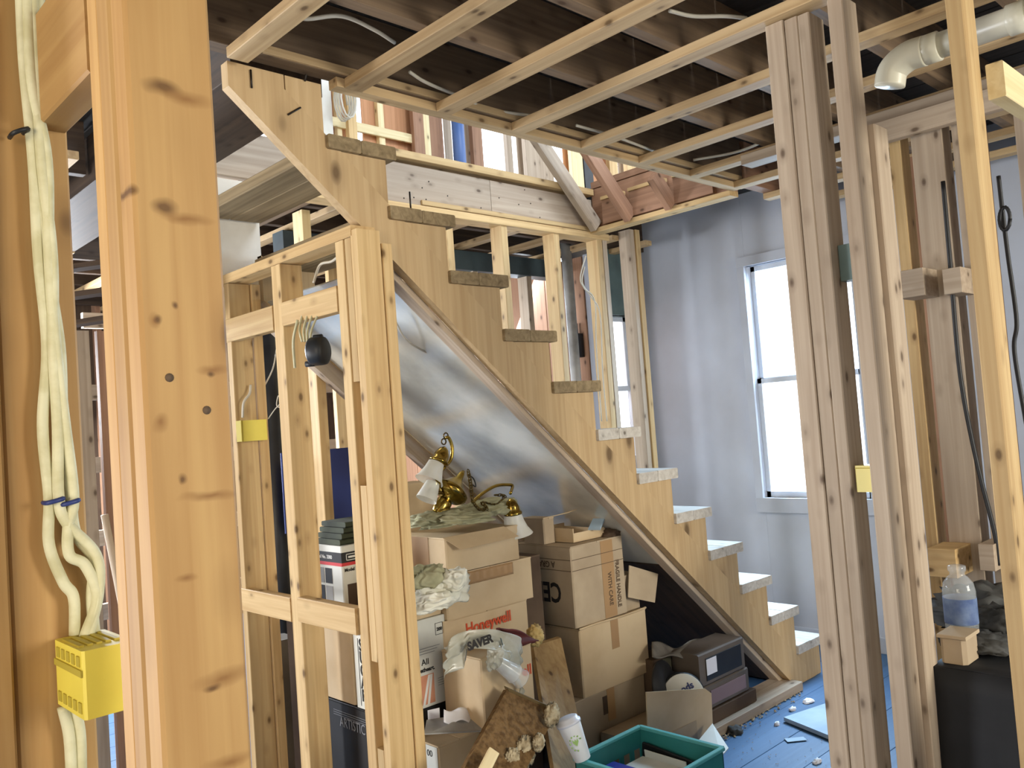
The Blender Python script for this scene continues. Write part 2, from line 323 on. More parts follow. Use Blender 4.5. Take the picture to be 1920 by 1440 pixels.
for lo, hi in (((-2.4, -2.6, Z + .02), (-.8, 7.0, Z + .06)), ((-.8, -2.6, Z + .02), (4.9, -1.41, Z + .06))): abox('ceiling_panel', ce, dark_wood, lo, hi, 'y')
wnr = struct('wall_near')
for lo, hi in (((-2.5, -2.7, 0), (2.0, -2.6, 2.6)), ((3.8, -2.7, 0), (4.9, -2.6, 2.6)), ((2.0, -2.7, 0), (3.8, -2.6, .9)), ((2.0, -2.7, 2.45), (3.8, -2.6, 2.6))): abox('panel', wnr, plaster, lo, hi, 'z')
wlf = struct('wall_left'); abox('panel', wlf, pine_red, (-2.5, -2.6, 0), (-2.4, 7.0, 2.6), 'z')
rf = struct('roof'); abox('deck', rf, dark_wood, (-1, -1.5, 5.2), (6.2, 6.2, 5.3), 'x')
# far wall with its window (plane x = 4.8)
wf = struct('wall_far'); wy0, wy1, wz0, wz1 = 2.12, 2.80, .87, 2.33
for nm, lo, hi in (('panel', (4.8, -1.4, 0), (4.9, wy0, 2.8)), ('panel', (4.8, wy1, 0), (4.9, 3.75, 2.8)), ('panel', (4.8, wy0, 0), (4.9, wy1, wz0)), ('panel', (4.8, wy0, wz1), (4.9, wy1, 2.8)), ('panel', (4.8, -2.7, 0), (4.9, -1.4, 2.8))):
    abox(nm, wf, plaster, lo, hi, 'z', .001)
wn = struct('window_1')
def window(parent, a0, a1, z0, z1, plane, axis, depth=.06):
    """double hung window; a runs along y for axis x, along x for axis y"""
    def bx(nm, a, b, c, d, o0, o1, mt=sash_m):
        if axis == 'x': return abox(nm, parent, mt, (plane + o0, a, c), (plane + o1, b, d), 'z')
        return abox(nm, parent, mt, (a, plane + o0, c), (b, plane + o1, d), 'z')
    t = .045
    bx('casing', a0 - .05, a0, z0 - .05, z1 + .05, -.02, .02, plaster); bx('casing', a1, a1 + .05, z0 - .05, z1 + .05, -.02, .02, plaster)
    bx('casing', a0 - .05, a1 + .05, z1, z1 + .06, -.024, .02, plaster); bx('sill', a0 - .05, a1 + .05, z0 - .09, z0, -.025, .03, plaster)
    zm = (z0 + z1) / 2
    for zz0, zz1, off in ((z0, zm + .015, .03), (zm - .015, z1, .06)):
        bx('sash_rail', a0, a1, zz0, zz0 + .035, off, off + .025); bx('sash_rail', a0, a1, zz1 - .03, zz1, off, off + .025)
        bx('sash_stile', a0, a0 + .03, zz0, zz1, off, off + .025); bx('sash_stile', a1 - .03, a1, zz0, zz1, off, off + .025)
        bx('pane', a0 + .03, a1 - .03, zz0 + .03, zz1 - .03, off + .01, off + .014, glass)
window(wn, wy0, wy1, wz0, wz1, 4.8, 'x')
y = 3.745
while y < 6.9:
    abox('board', wf, pine_red, (4.32, y, 0), (4.36, y + .176, 2.54), 'z'); y += .18
bx0 = struct('baseboard_far'); abox('board', bx0, plaster, (4.78, .4, 0), (4.8, 3.7, .09), 'y')
# outer wall behind the foot of the stairs with its window (plane y = 3.65)
ws = struct('wall_stair'); sx0, sx1, sz0, sz1 = 4.38, 4.70, 1.13, 2.13
for nm, lo, hi, mt in (('panel', (4.33, 3.65, 0), (sx0, 3.74, 2.55), plaster), ('panel', (sx1, 3.65, 0), (4.9, 3.74, 2.8), plaster), ('panel', (sx0, 3.65, 0), (sx1, 3.74, sz0), plaster), ('foil_panel', (sx0, 3.65, sz1), (sx1, 3.74, 2.8), foil), ('foil_panel', (4.33, 3.62, sz1), (4.74, 3.648, 2.6), foil)):
    abox(nm, ws, mt, lo, hi, 'z', .001)
wn2 = struct('window_2'); window(wn2, sx0, sx1, sz0, sz1, 3.65, 'y')
# back wall of the deep room and left side wall
wb = struct('wall_back'); x = -1.0
while x < 4.8:
    abox('board', wb, dark_wood, (x, 6.95, 0), (x + .176, 6.98, 2.8), 'z'); x += .18
for x in (.6, 1.0, 1.4, 1.8, 2.2, 2.6, 3.0, 3.4): abox('stud', wb, pine_red, (x, 6.86, 0), (x + .04, 6.95, 2.6), 'z')
# stud wall along the far side of the stairs (plane y = 3.21)
wp = struct('wall_stair_far')
YF = 3.21
for x, z0, z1 in ((1.915, 0, 1.82), (2.31, 0, 1.5), (2.70, 0, 2.5), (3.08, 0, 2.5), (3.485, 0, 2.5), (3.86, 0, 2.5), (4.235, 0, 2.6)):
    abox('stud', wp, pine, (x, YF, z0), (x + .045, YF + .089, z1), 'z')
abox('stud', wp, pine_grey, (3.91, YF, 0), (3.95, YF + .089, 2.5), 'z'); abox('stud', wp, pine_grey, (4.19, YF + .01, 0), (4.234, YF + .1, 2.6), 'z')
abox('top_plate', wp, pine, (1.7, YF - .012, 2.5), (3.96, YF + .089, 2.538), 'x'); abox('bottom_plate', wp, pine, (1.7, YF, 0), (4.3, YF + .089, .04), 'x')
# further studs of the deep room
wd = struct('wall_inner')
for px in (890, 990): 
    p = U(px, 500, 'y', 3.95); abox('stud', wd, pine_grey, (p.x - .02, 3.95, 0), (p.x + .025, 4.04, 2.5), 'z')
abox('top_plate', wd, dteal, (2.2, 3.93, 2.42), (4.4, 4.04, 2.54), 'x')
for px, w in ((640, .09), (1075, .09)):
    p = U(px, 700, 'y', 4.4); abox('stud', wd, pine, (p.x - w / 2, 4.4, 0), (p.x + w / 2, 4.44, 2.5), 'z')

for i in range(5): abox('rail', wd, pine_grey, (1.6, 5.2, .5 + .42 * i), (3.6, 5.24, .59 + .42 * i), 'x')
# white sheet hanging left of the stairs
sh = tag(abox('drywall_sheet', None, drywall, (1.25, 3.225, 1.92), (1.70, 3.24, 2.53), 'z'), 'white drywall scrap fixed upright left of the stair top', 'drywall')

# ------------------------------------------------------------------ upper floor seen through the stairwell
up = struct('wall_upper'); YU = 4.4
def upx(px, py=270): return U(px, py, 'y', YU).x
def ubox(nm, mt, px0, px1, z0=2.82, z1=4.0, d0=0, d1=.04): return abox(nm, up, mt, (upx(px0), YU + d0, z0), (upx(px1), YU + d1, z1), 'z')
for a, b, mt in ((560, 672, orange_ply), (697, 835, orange_ply), (850, 905, pine_grey), (985, 1050, pine_grey), (1070, 1155, orange_ply), (1172, 1330, pine_grey)): ubox('plywood_sheet', mt, a, b, d0=.09, d1=.1)
for a, b, mt in ((606, 627, drywall), (656, 672, pine), (778, 797, pine_red), (797, 808, cream_wood), (808, 832, pine_red), (887, 905, pine_red), (951, 960, pine_grey), (985, 1008, pine_grey), (1070, 1090, cream_wood), (1140, 1155, pine), (1172, 1190, pine), (1092, 1108, iron)): ubox('stud', mt, a, b)
for a, b in ((643, 652), (721, 732)): ubox('strip', cream_wood, a, b, d0=.05, d1=.088)
z = U(700, 240, 'y', YU).z
abox('strip', up, cream_wood, (upx(628), YU + .03, z - .03), (upx(790), YU + .05, z + .03), 'x')
abox('bottom_plate', up, pine, (2.0, YU - .02, 2.82), (6.2, YU + .1, 2.86), 'x')
uf = struct('floor_upper'); 
for i in range(9): abox('plank', uf, pine_grey, (2.1 + i * .45, 3.3, 2.80), (2.548 + i * .45, 4.5, 2.82), 'x')
abox('beam', uf, pine_red, (3.83, 2.2, Z + .25), (3.9, 3.2, Z + .29), 'y')
tag(tube('blue_pipe', None, blue_pipe, [(upx(842), YU - .1, 2.83), (upx(842), YU - .1, 4.0)], .045, raw=True, seg=14), 'tall blue pipe standing among the studs above the stairwell', 'pipe')
cr = tag(tube('cable_coil', None, cable_w, [(upx(638) + .05 * math.cos(t * .5), YU - .03 - .002 * t, 3.5 + .12 * math.sin(t * .5)) for t in range(0, 52)], .006, raw=True, seg=6), 'white cable coil hanging upstairs beside the stair top', 'cable')

# ------------------------------------------------------------------ stairwell beams
bm1 = thing('landing_beam', 'wide board beam with nail marks along far side of stairwell', 'beam', (2.6, 3.22, 2.54))
abox('board', bm1, pine_grey, (1.3, YF, 2.54), (3.02, YF + .04, 2.735), 'x'); abox('board', bm1, pine_grey, (3.023, YF, 2.54), (3.86, YF + .04, 2.735), 'x')
abox('edge_strip', bm1, pine, (2.2, YF - .035, 2.75), (3.82, YF + .05, 2.788), 'x')
abox('bottom_strip', bm1, pine, (2.55, YF - .014, 2.541), (3.82, YF - .001, 2.565), 'x')
for i in range(26):
    a = U(random.uniform(750, 1070), random.uniform(330, 420), 'y', YF)
    if 2.56 < a.z < 2.72: lathe('nail', bm1, nail_m, [(.0035, 0), (.0035, .002)], (a.x, YF - .002, a.z), (0, 1, 0), 6)
bm2 = thing('header_beam', 'reddish plank header closing the far end of the stairwell', 'beam', (3.84, 2.7, 2.54))
abox('board', bm2, pine_red, (3.83, 2.26, 2.55), (3.87, 3.2, 2.79), 'y'); abox('bottom_strip', bm2, pine, (3.79, 2.26, 2.522), (3.87, 3.205, 2.55), 'y')
for y0, y1 in ((2.36, 2.60), (2.66, 2.90), (2.95, 3.1)):
    abox('blocking_panel', bm2, pine_red, (3.795, y0, 2.56), (3.828, y1, 2.70), 'y'); abox('blocking_cap', bm2, pine, (3.785, y0, 2.70), (3.83, y1, 2.72), 'y')
for i, (y0, lab) in enumerate(((3.15, 'longest slanted board rising from the stairwell corner'), (2.90, 'middle slanted board nailed to the stairwell header'), (2.62, 'short slanted board nearest the ceiling edge at the header'))):
    L = (1.15, .75, .2)[i]
    tag(board('slanted_board', None, pine_red if i else pine_grey, (3.79, y0, 2.556), (3.79 - L * .71, y0, 2.556 + L * .71), .04, .085, (0, 1, 0)), lab, 'board')
# beams left of the stair top
tag(abox('cross_beam', None, joist_wood, (1.80, 3.255, Z), (2.08, 4.85, Z + .11), 'y'), 'thick brown cross beam between near post and stair stringer', 'beam')
tag(abox('cross_beam', None, dark_wood, (1.16, 2.32, Z + .0), (1.47, 4.85, Z + .2), 'y'), 'upper brown cross beam behind the stringer top beside bright gap', 'beam')
tag(abox('drywall_sheet', None, drywall, (1.3, 5.5, 2.85), (2.8, 5.52, 4.2), 'x'), 'bright cream wall sheet upstairs seen through gap by stringer', 'wall panel')

# ------------------------------------------------------------------ staircase
st = thing('staircase', 'unfinished wooden staircase with sawtooth stringer and thick open treads', 'staircase', (3.0, 2.7, 0))
T = [1.695 + .2397 * k for k in range(12)]; TZ = [2.4 - .2 * k for k in range(12)]; TT = .046; NO = .035
low = lambda x: 3.447 - .858 * x
SB = .185
for side, yy, ty in (('stringer', S, .04), ('stringer', 3.15, .035)):
    pts = [(1.12, 2.486), (1.12, 2.56), (1.28, 2.56)]
    pts = [(1.12, yy, low(1.12)), (4.017, yy, 0), ((3.447 + SB) / .858, yy, 0), (1.30, yy, low(1.30) + SB + .0), (1.30, yy, 2.56), (1.12, yy, 2.56)]
    if yy > 3: pts = [(1.66, yy, low(1.66)), (4.017, yy, 0), ((3.447 + SB) / .858, yy, 0), (1.66, yy, low(1.66) + SB)]
    s_ = plate(side, st, ply, pts, (0, ty, 0))
    up_ = lambda x: low(x) + SB + .0004
    cl = [(1.305, yy + .001, up_(1.305)), (1.43, yy + .001, up_(1.43)), (1.43, yy + .001, 2.56), (1.305, yy + .001, 2.56)]
    if yy < 3: plate('cleat', st, ply, cl, (0, ty - .002, 0))
    for k in range(12):
        xr = T[k] - NO; xl = (T[k - 1] - NO) if k else 1.43; zt = TZ[k] - TT
        zr = up_(xr)
        if yy > 3 and k < 1: continue
        q = [(xl, yy + .001, up_(xl)), (xr, yy + .001, max(up_(xr), 0)), (xr, yy + .001, zt), (xl, yy + .001, zt)]
        if k == 11: q = [q[0], ((3.447 + SB) / .858, yy + .001, .001), (xr, yy + .001, .001)] + q[2:]
        plate('cleat', st, ply, q, (0, ty - .002, 0))
for k in range(12):
    xr = T[k]; xl = (T[k - 1] - NO - .004) if k else 1.435
    w = xr - xl; mt = tread_wood if k < 5 else tread_lit
    abox('tread', st, mt, (xl, S - .014, TZ[k] - TT + .001), (xl + w * .47, 3.2, TZ[k]), 'y', .004); abox('tread', st, mt, (xl + w * .475, S - .014, TZ[k] - TT + .001), (xr, 3.2, TZ[k] - (.002 if k % 2 else 0)), 'y', .004)
    if k < 11 and k > 6: abox('riser', st, ply, (xr - NO - .02, S + .042, TZ[k + 1]), (xr - NO - .003, 3.148, TZ[k] - TT), 'y')
abox('riser', st, ply, (T[11] - NO - .02, S + .042, 0), (T[11] - NO - .003, 3.148, TZ[11] - TT), 'y')
v = Vector((1, 0, -.858)).normalized(); nrm = Vector((.858, 0, 1)).normalized()
def along(x, y, off): return Vector((x, y, low(x))) - nrm * off
board('furring_strip', st, pine_grey, along(1.66, S + .067, .012), along(4.0, S + .067, .012), .054, .024, (0, 1, 0))
board('furring_strip', st, pine_grey, along(1.66, 3.18, .03), along(4.0, 3.18, .03), .05, .07, (0, 1, 0))
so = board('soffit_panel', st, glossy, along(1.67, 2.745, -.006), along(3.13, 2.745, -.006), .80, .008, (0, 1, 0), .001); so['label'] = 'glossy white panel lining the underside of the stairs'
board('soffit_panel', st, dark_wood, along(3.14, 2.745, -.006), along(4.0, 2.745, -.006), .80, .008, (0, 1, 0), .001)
for px, py, dx, dz in ((472, 165, 0, 1), (540, 215, 1, .7), (572, 152, .2, 1), (1410 / 3 + 640, 0, 0, 0)):
    if dx or dz:
        a = U(px, py, 'y', S - .004); tube('nail', st, nail_m, [a, a + Vector((dx, 0, dz)).normalized() * .055], .003, raw=True, seg=6)
a = Vector((1.75, S - .002, TZ[1])); tube('nail', st, nail_m, [a, a + Vector((0, 0, .06))], .003, raw=True, seg=6)
tag(abox('sole_plate', None, pine_grey, (3.1, 2.20, 0.001), (3.98, 2.36, .045), 'x'), 'pale lumber strip lying on the floor at the stair foot', 'lumber')

# ------------------------------------------------------------------ partition frame (plane x = 1.5) in front of the stairs
pf = thing('stud_frame', 'pine stud frame with doubled corner post and blocking before stairs', 'stud frame', (1.52, 2.6, 0))
XA = 1.5
def yA(px, py): return U(px, py, 'x', XA).y
abox('stud', pf, pine, (XA, 2.22, 0), (XA + .089, 2.258, 2.10), 'z'); abox('stud', pf, pine, (XA + .092, 2.215, 0), (XA + .13, 2.252, 2.06), 'z')
abox('filler_block', pf, pine, (XA + .003, 2.262, 1.62), (XA + .089, 2.298, 2.08), 'z'); abox('filler_block', pf, pine, (XA + .003, 2.262, .74), (XA + .089, 2.298, 1.29), 'z'); abox('filler_block', pf, pine, (XA + .003, 2.262, 0), (XA + .089, 2.298, .47), 'z')
abox('stud', pf, pine, (XA, 2.302, 0), (XA + .089, 2.35, 2.08), 'z')
y0, y1 = yA(539, 740), yA(522, 740); abox('stud', pf, pine, (XA, y0, 0), (XA + .089, y1, 2.08), 'z'); ym = y0
abox('stud', pf, pine, (XA, 3.13, 0), (XA + .089, 3.168, 2.08), 'z'); abox('stud', pf, pine, (XA + .092, 3.12, 0), (XA + .13, 3.155, 2.08), 'z')
abox('top_plate', pf, pine, (XA - .002, 2.25, 2.082), (XA + .091, 3.25, 2.118), 'y')
abox('block', pf, pine, (XA - .004, 2.352, 1.855), (XA + .034, ym - .001, 1.94), 'y'); abox('block', pf, pine, (XA - .004, y1 + .001, 1.85), (XA + .034, 3.17, 1.94), 'y')
abox('block', pf, pine, (XA - .012, 2.352, .815), (XA + .026, ym - .001, .90), 'y'); abox('block', pf, pine, (XA - .004, y1 + .001, .805), (XA + .034, 3.17, .89), 'y')
abox('bottom_plate', pf, pine, (XA, 2.352, 0), (XA + .089, 3.129, .04), 'y')
jb = thing('junction_box', 'round black electrical box with cables on the middle stud', 'electrical box', tuple(U(578, 660, 'x', 1.47)))
c = U(578, 660, 'x', 1.46); lathe('housing', jb, black_pl, [(.036, 0), (.046, .006), (.048, .02), (.048, .05), (.042, .058)], c + Vector((.04, -.05, 0)), (-.55, .82, 0), 28)
c2 = c + Vector((.012, -.01, 0)); 
for dx, dz in ((.03, .045), (-.03, -.04)): lathe('lug', jb, black_pl, [(.01, 0), (.01, .03)], c + Vector((.02 + dx * .3, -.03 - dx * .5, dz)), (-.55, .82, 0), 10)
for i, px in enumerate((560, 568, 575, 583)):
    a = U(px + i * 3 - 2, 590, 'x', 1.49); b = U(566 + i * 5, 640, 'x', 1.46); tube('feed_cable', jb, cable_m, [a + Vector((.03, 0, .03)), (a + b) / 2, b], .004, seg=6)
tube('feed_cable', jb, cable_m, [U(558, 600, 'x', 1.48), U(550, 640, 'x', 1.475), U(553, 690, 'x', 1.475)], .005, seg=6)
def cable(label, pts, r=.0035, mt=None, name='cable'):
    return tag(tube(name, None, mt or cable_w, pts, r, seg=6), label, 'cable')
cable('white cable stapled under the stud frame top plate', [U(588, 530, 'x', 1.53), U(600, 497, 'x', 1.56), U(622, 490, 'x', 1.56), U(638, 478, 'x', 1.53)], .005)
cable('thin grey cable hanging in the gap behind the middle stud', [U(497, 722, 'x', 1.64), U(512, 690, 'x', 1.66), U(520, 650, 'x', 1.66), U(530, 640, 'x', 1.62)], .003)
cable('thin looped wire above the small yellow box', [U(503, 785, 'x', 1.6), U(515, 768, 'x', 1.6), U(526, 755, 'x', 1.56), U(522, 742, 'x', 1.55), U(519, 760, 'x', 1.55), U(528, 765, 'x', 1.56)], .0022)
cable('short white cable hooked on stud above small yellow box', [U(455, 783, 'y', 3.11), U(457, 755, 'y', 3.1), U(468, 738, 'y', 3.1), U(470, 722, 'y', 3.11)], .005)
cable('grey cable sagging across the glossy panel under stairs', [U(740, 600, 'y', 2.45), U(765, 640, 'y', 2.5), U(820, 672, 'y', 2.55), U(870, 705, 'y', 2.55), U(900, 708, 'y', 2.5)], .004)
def ebox(label, lo, hi, mt, mt2):
    t = thing('electrical_box', label, 'electrical box', tuple(lo))
    abox('housing', t, mt, lo, hi, 'z', .003); return t
a = U(455, 828, 'y', 3.09); b = U(500, 786, 'y', 3.09)
t = ebox('small yellow electrical box on the stud beside the near post', (a.x, 3.088, a.z), (b.x, 3.131, b.z), yellow, yellow)
abox('edge_rib', t, yellow_dk, (a.x - .006, 3.083, a.z), (a.x, 3.128, b.z), 'z'); 

# ------------------------------------------------------------------ near left: post, stud, block, cables, yellow box
XP = .31
KD, KL = srgb(92, 62, 30), srgb(132, 92, 48)
def _spots(lst, x0, ya):
    out = []
    for px, py, rx, ry, k in lst:
        p = U(px, py, 'y', ya); out.append((p.x - x0, p.z, rx * .00056, ry * .00056, KD if k else KL, .25 if k else .1))
    return out
np_ = thing('wooden_post', 'big pine post of doubled studs nearest the lens at left', 'post', (.35, .87, 0))
ya = .85
x0 = U(282, 960, 'y', ya).x; x1 = U(447, 960, 'y', ya).x
near_face = spotted('pine_near_knotty', pine_near, _spots([(305, 165, 44, 20, 1), (350, 185, 60, 18, 0), (308, 388, 30, 20, 1), (350, 410, 60, 14, 0), (290, 600, 12, 18, 0), (296, 598, 9, 10, 1), (327, 572, 7, 9, 1), (400, 692, 36, 12, 0), (397, 700, 10, 7, 1), (303, 795, 16, 20, 0), (343, 897, 9, 14, 1), (395, 928, 70, 12, 0), (352, 1083, 24, 10, 0), (420, 1268, 66, 20, 0), (400, 1285, 20, 8, 1), (430, 1425, 60, 16, 0), (245, 355, 12, 12, 1)], (x0 + x1) / 2, ya))
abox('stud', np_, near_face, (x0, ya, 0), (x1, ya + .038, 2.545), 'z', .004); abox('stud', np_, pine_near, (x0 - .001, ya + .039, 0), (x1 - .002, ya + .077, 2.545), 'z', .004); abox('stud', np_, pine_near, (x0 + .001, ya + .078, 0), (x1, ya + .112, 2.545), 'z', .004)
for px, py in ((318, 708), (388, 769)): 
    a = U(px, py, 'y', ya - .0005); lathe('bored_hole', np_, ink_soft, [(.0045, 0), (.0045, .001)], a, (0, 1, 0), 12)
yb = 1.17
sx = U(162, 960, 'y', yb).x
tag(abox('wall_stud', None, pine_near, (sx - .14, yb - .012, 0), (sx - .092, yb + .03, 2.545), 'z', .003), 'strip of another stud cut off by the left frame edge', 'stud')
ls = tag(abox('wall_stud', None, pine_near, (sx - .089, yb, 0), (sx, yb + .04, 2.545), 'z', .003), 'left edge pine stud carrying the bundle of pale cables', 'stud')
tag(abox('cross_block', None, pine_near, (x0 - .0, ya + .114, U(77, 228, 'x', x0).z), (x0 + .038, yb - .001, U(77, 228, 'x', x0).z + .14), 'y', .003), 'short pine block bridging the near post and left edge stud', 'block')
ye = tag(empty('electrical_box', tuple(U(200, 1260, 'y', 1.13))), 'large bright yellow electrical box on the left edge stud', 'electrical box')
a = U(160, 1352, 'y', 1.06); b = U(238, 1205, 'y', 1.06); xl = a.x
abox('housing', ye, yellow, (xl, 1.06, a.z), (xl + .058, 1.166, b.z + .001), 'z', .003)
abox('side_rib', ye, yellow_dk, (xl - .002, 1.062, a.z + .048), (xl, 1.164, a.z + .056), 'y', .0004)
for k in range(5):
    for z0_ in (a.z + .006, b.z - .018): abox('side_notch', ye, yellow_dk, (xl - .0015, 1.068 + k * .019, z0_), (xl, 1.079 + k * .019, z0_ + .012), 'y', .0003)
for k in range(5): abox('lug', ye, yellow_dk, (xl + .004 + k * .01, 1.085, b.z), (xl + .010 + k * .01, 1.15, b.z + .003), 'y', .001)
dC = 1.155
bundle = [[(38, -20), (45, 120), (62, 300), (72, 480), (88, 650), (80, 800), (92, 930), (92, 1020), (118, 1090), (138, 1120), (140, 1190)],
          [(60, -20), (68, 120), (78, 300), (98, 480), (100, 650), (108, 800), (110, 930), (125, 980), (180, 1040), (185, 1110), (165, 1195)],
          [(75, -20), (66, 120), (70, 300), (86, 480), (112, 650), (118, 800), (132, 930), (142, 1000), (175, 1050), (172, 1120), (178, 1195)],
          [(52, -20), (60, 150), (88, 300), (92, 480), (104, 640), (120, 780), (138, 930), (128, 985), (130, 1040), (160, 1060), (182, 1120), (158, 1195)]]
for i, pts in enumerate(bundle):
    lab = ('leftmost pale cable of the bundle running down to yellow box', 'second pale cable of the bundle, looping widest above yellow box', 'third pale cable of the bundle beside a blue tie', 'rightmost pale cable of the bundle on the left stud')[i]
    tag(tube('cable', None, cable_m, [U(px, py, 'y', dC - .006 * (i % 2)) for px, py in pts], lambda t: .0068, seg=10), lab, 'cable')
for pts, lab in (([(118, 1325), (130, 1380), (135, 1460)], 'pale cable leaving the underside of yellow box'), ([(140, 1325), (150, 1380), (152, 1460)], 'second pale cable below the yellow box')):
    tag(tube('cable', None, cable_m, [U(px, py, 'y', dC) for px, py in pts], .0068, seg=10), lab, 'cable')
def tie(px0, px1, py, label, mt=tie_m):
    a, b = U(px0, py + 3, 'y', dC - .014), U(px1, py - 5, 'y', dC - .014); tag(tube('cable_tie', None, mt, [a + Vector((0, .02, 0)), a, b, b + Vector((0, .02, 0))], .003, seg=6, n=5), label, 'cable tie')
tie(90, 118, 940, 'left blue tie around the cable bundle'); tie(120, 147, 943, 'right blue tie around the cable bundle'); tie(26, 52, 246, 'dark tie holding the bundle near the top', black_pl)

# ------------------------------------------------------------------ right: wall line at x = 2.25
XB = 2.25
def multipost(label, ys, x=XB, z1=2.543, mt=pine_grey, d=.089):
    t = thing('wooden_post', label, 'post', (x, ys[0][0], 0))
    for i, (a, b, dx) in enumerate(ys): abox('stud', t, mt, (x + dx, a, 0), (x + dx + d, b, z1 - .004 * i), 'z', .003)
    return t
p1 = multipost('wide built-up pine post left of the two right-hand posts', [(1.126, 1.182, 0), (1.084, 1.124, .003), (1.048, 1.082, 0)])
p2 = multipost('slimmer pine post with small yellow box on its left', [(.952, .995, 0)]); abox('jack_stud', p2, pine_grey, (XB + .092, .935, 0), (XB + .18, .975, 2.2), 'z', .003)
p3 = thing('wooden_post', 'single stud with bright sunlit edge near right frame edge', 'stud', (XB, .68, 0)); abox('stud', p3, pine, (XB, .66, 0), (XB + .089, .70, 2.545), 'z', .003)
a = U(1622, 922, 'x', XB + .02); b = U(1652, 872, 'x', XB + .02)
t = thing('electrical_box', 'pale yellow electrical box between the two right-hand posts', 'electrical box', tuple(a)); abox('housing', t, yellow_pale, (XB + .01, .994, a.z), (XB + .06, 1.04, b.z), 'z', .003)
abox('edge_rib', t, yellow_dk, (XB + .008, .998, b.z - .008), (XB + .012, 1.039, b.z - .006), 'y', .0004)
a = U(1600, 490, 'x', XB + .05); t = thing('electrical_box', 'grey metal box high between the two right-hand posts', 'electrical box', tuple(a)); abox('housing', t, foil, (XB + .04, 1.0, a.z - .05), (XB + .085, 1.046, a.z + .05), 'z', .003)
t = thing('lumber_piece', 'bright sunlit two-by-four joined to the stud, top right corner', 'lumber', (2.5, .62, 2.2)); abox('board', t, cream_wood, (XB + .092, .61, 2.17), (3.4, .65, 2.26), 'x')
# wall line further back at x = 3.3
wr = struct('wall_right')
def yC(px, py): return U(px, py, 'x', 3.3).y
for a_, b_, py, z1, mt in ((1686, 1707, 480, 2.5, pine), (1728, 1788, 480, 2.5, pine_grey), (1818, 1850, 600, 2.5, pine_grey), (1640, 1662, 480, 2.5, pine_red)):
    abox('stud', wr, mt, (3.3, yC(b_, py), 0), (3.389, yC(a_, py), z1), 'z')
for a_, b_, mt in ((.955, .995, pine_red), (.80, .845, pine_grey), (.70, .74, pine_red), (.58, .62, pine), (.25, .30, pine_red)): abox('stud', wr, mt, (3.3, a_, 0), (3.389, b_, 2.5), 'z')
for a_, b_ in ((1.32, 1.44), (.86, .98), (.5, .66)): abox('board', wr, pine_red, (3.9, a_, 0), (3.93, b_, 2.5), 'z')
abox('top_plate', wr, pine_grey, (3.3, .2, 2.50), (3.389, 1.9, 2.543), 'y')
abox('header', wr, pine_grey, (3.22, .2, 2.40), (3.26, 1.36, 2.48), 'y')
a = U(1745, 548, 'x', 3.25); tag(abox('short_block', None, pine_grey, (3.16, yC(1758, 520), 1.80), (3.298, yC(1708, 500), 1.90), 'y'), 'short wood block end between studs on the right', 'block')
tag(abox('short_block', None, pine_grey, (3.16, yC(1828, 530), 1.79), (3.298, yC(1795, 530), 1.88), 'y'), 'square block end right of the dark vertical cable', 'block')
tag(abox('short_block', None, pine, (3.14, yC(1822, 1040), .80), (3.298, yC(1772, 1040), .90), 'y'), 'sunlit lower block end behind the glass jug', 'block')
tag(abox('short_block', None, pine_grey, (3.16, yC(1885, 1000), .83), (3.298, yC(1858, 1000), .92), 'y'), 'lower block end right of the dark cable', 'block')
cable('dark cable running down the studs on the right', [U(1768, 340, 'x', 3.2), U(1782, 500, 'x', 3.2), U(1800, 700, 'x', 3.2), U(1830, 860, 'x', 3.2), U(1865, 1000, 'x', 3.2), U(1872, 1060, 'x', 3.2)], .008, cable_k)
cable('dark cable hanging along the far right stud', [U(1872, 330, 'x', 2.6), U(1880, 400, 'x', 2.6), U(1890, 480, 'x', 2.6), U(1906, 600, 'x', 2.6), U(1902, 660, 'x', 2.6), U(1925, 800, 'x', 2.6)], .006, cable_k)
tag(tube('cable_coil', None, cable_k, [U(1884 + 10 * math.cos(t * .6), 410 + 22 * math.sin(t * .6), 'x', 2.55 + .001 * t) for t in range(34)], .005, raw=True, seg=6), 'small black cable coil hung at the right edge', 'cable')
tag(abox('grey_board', None, plain('slate_board', srgb(86, 98, 106), .6, nscale=4, ncol=srgb(74, 86, 94)), (3.5, yC(1690, 700), .001), (3.52, yC(1668, 700), 1.74), 'z'), 'narrow slate-blue board standing behind the slimmer post', 'board')
# pvc drain
pv = thing('drain_pipe', 'white plastic drain pipe with downturned elbow under the ceiling', 'pipe', (2.62, .9, 2.43))
ax = 2.62; zc = 2.455; ye_ = .93
lathe('pipe', pv, pvc, [(.037, 0), (.037, 1.1)], (ax, ye_ - .02, zc), (0, -1, 0), 20)
tube('elbow', pv, pvc, [(ax, ye_ - .05, zc), (ax, ye_ + .0, zc), (ax, ye_ + .045, zc - .025), (ax + .0, ye_ + .06, zc - .07)], .044, seg=18)
for yy in (ye_ - .045, .66, .52): lathe('coupling', pv, pvc, [(.037, 0), (.043, .002), (.043, .045), (.037, .047)], (ax, yy, zc), (0, -1, 0), 20)

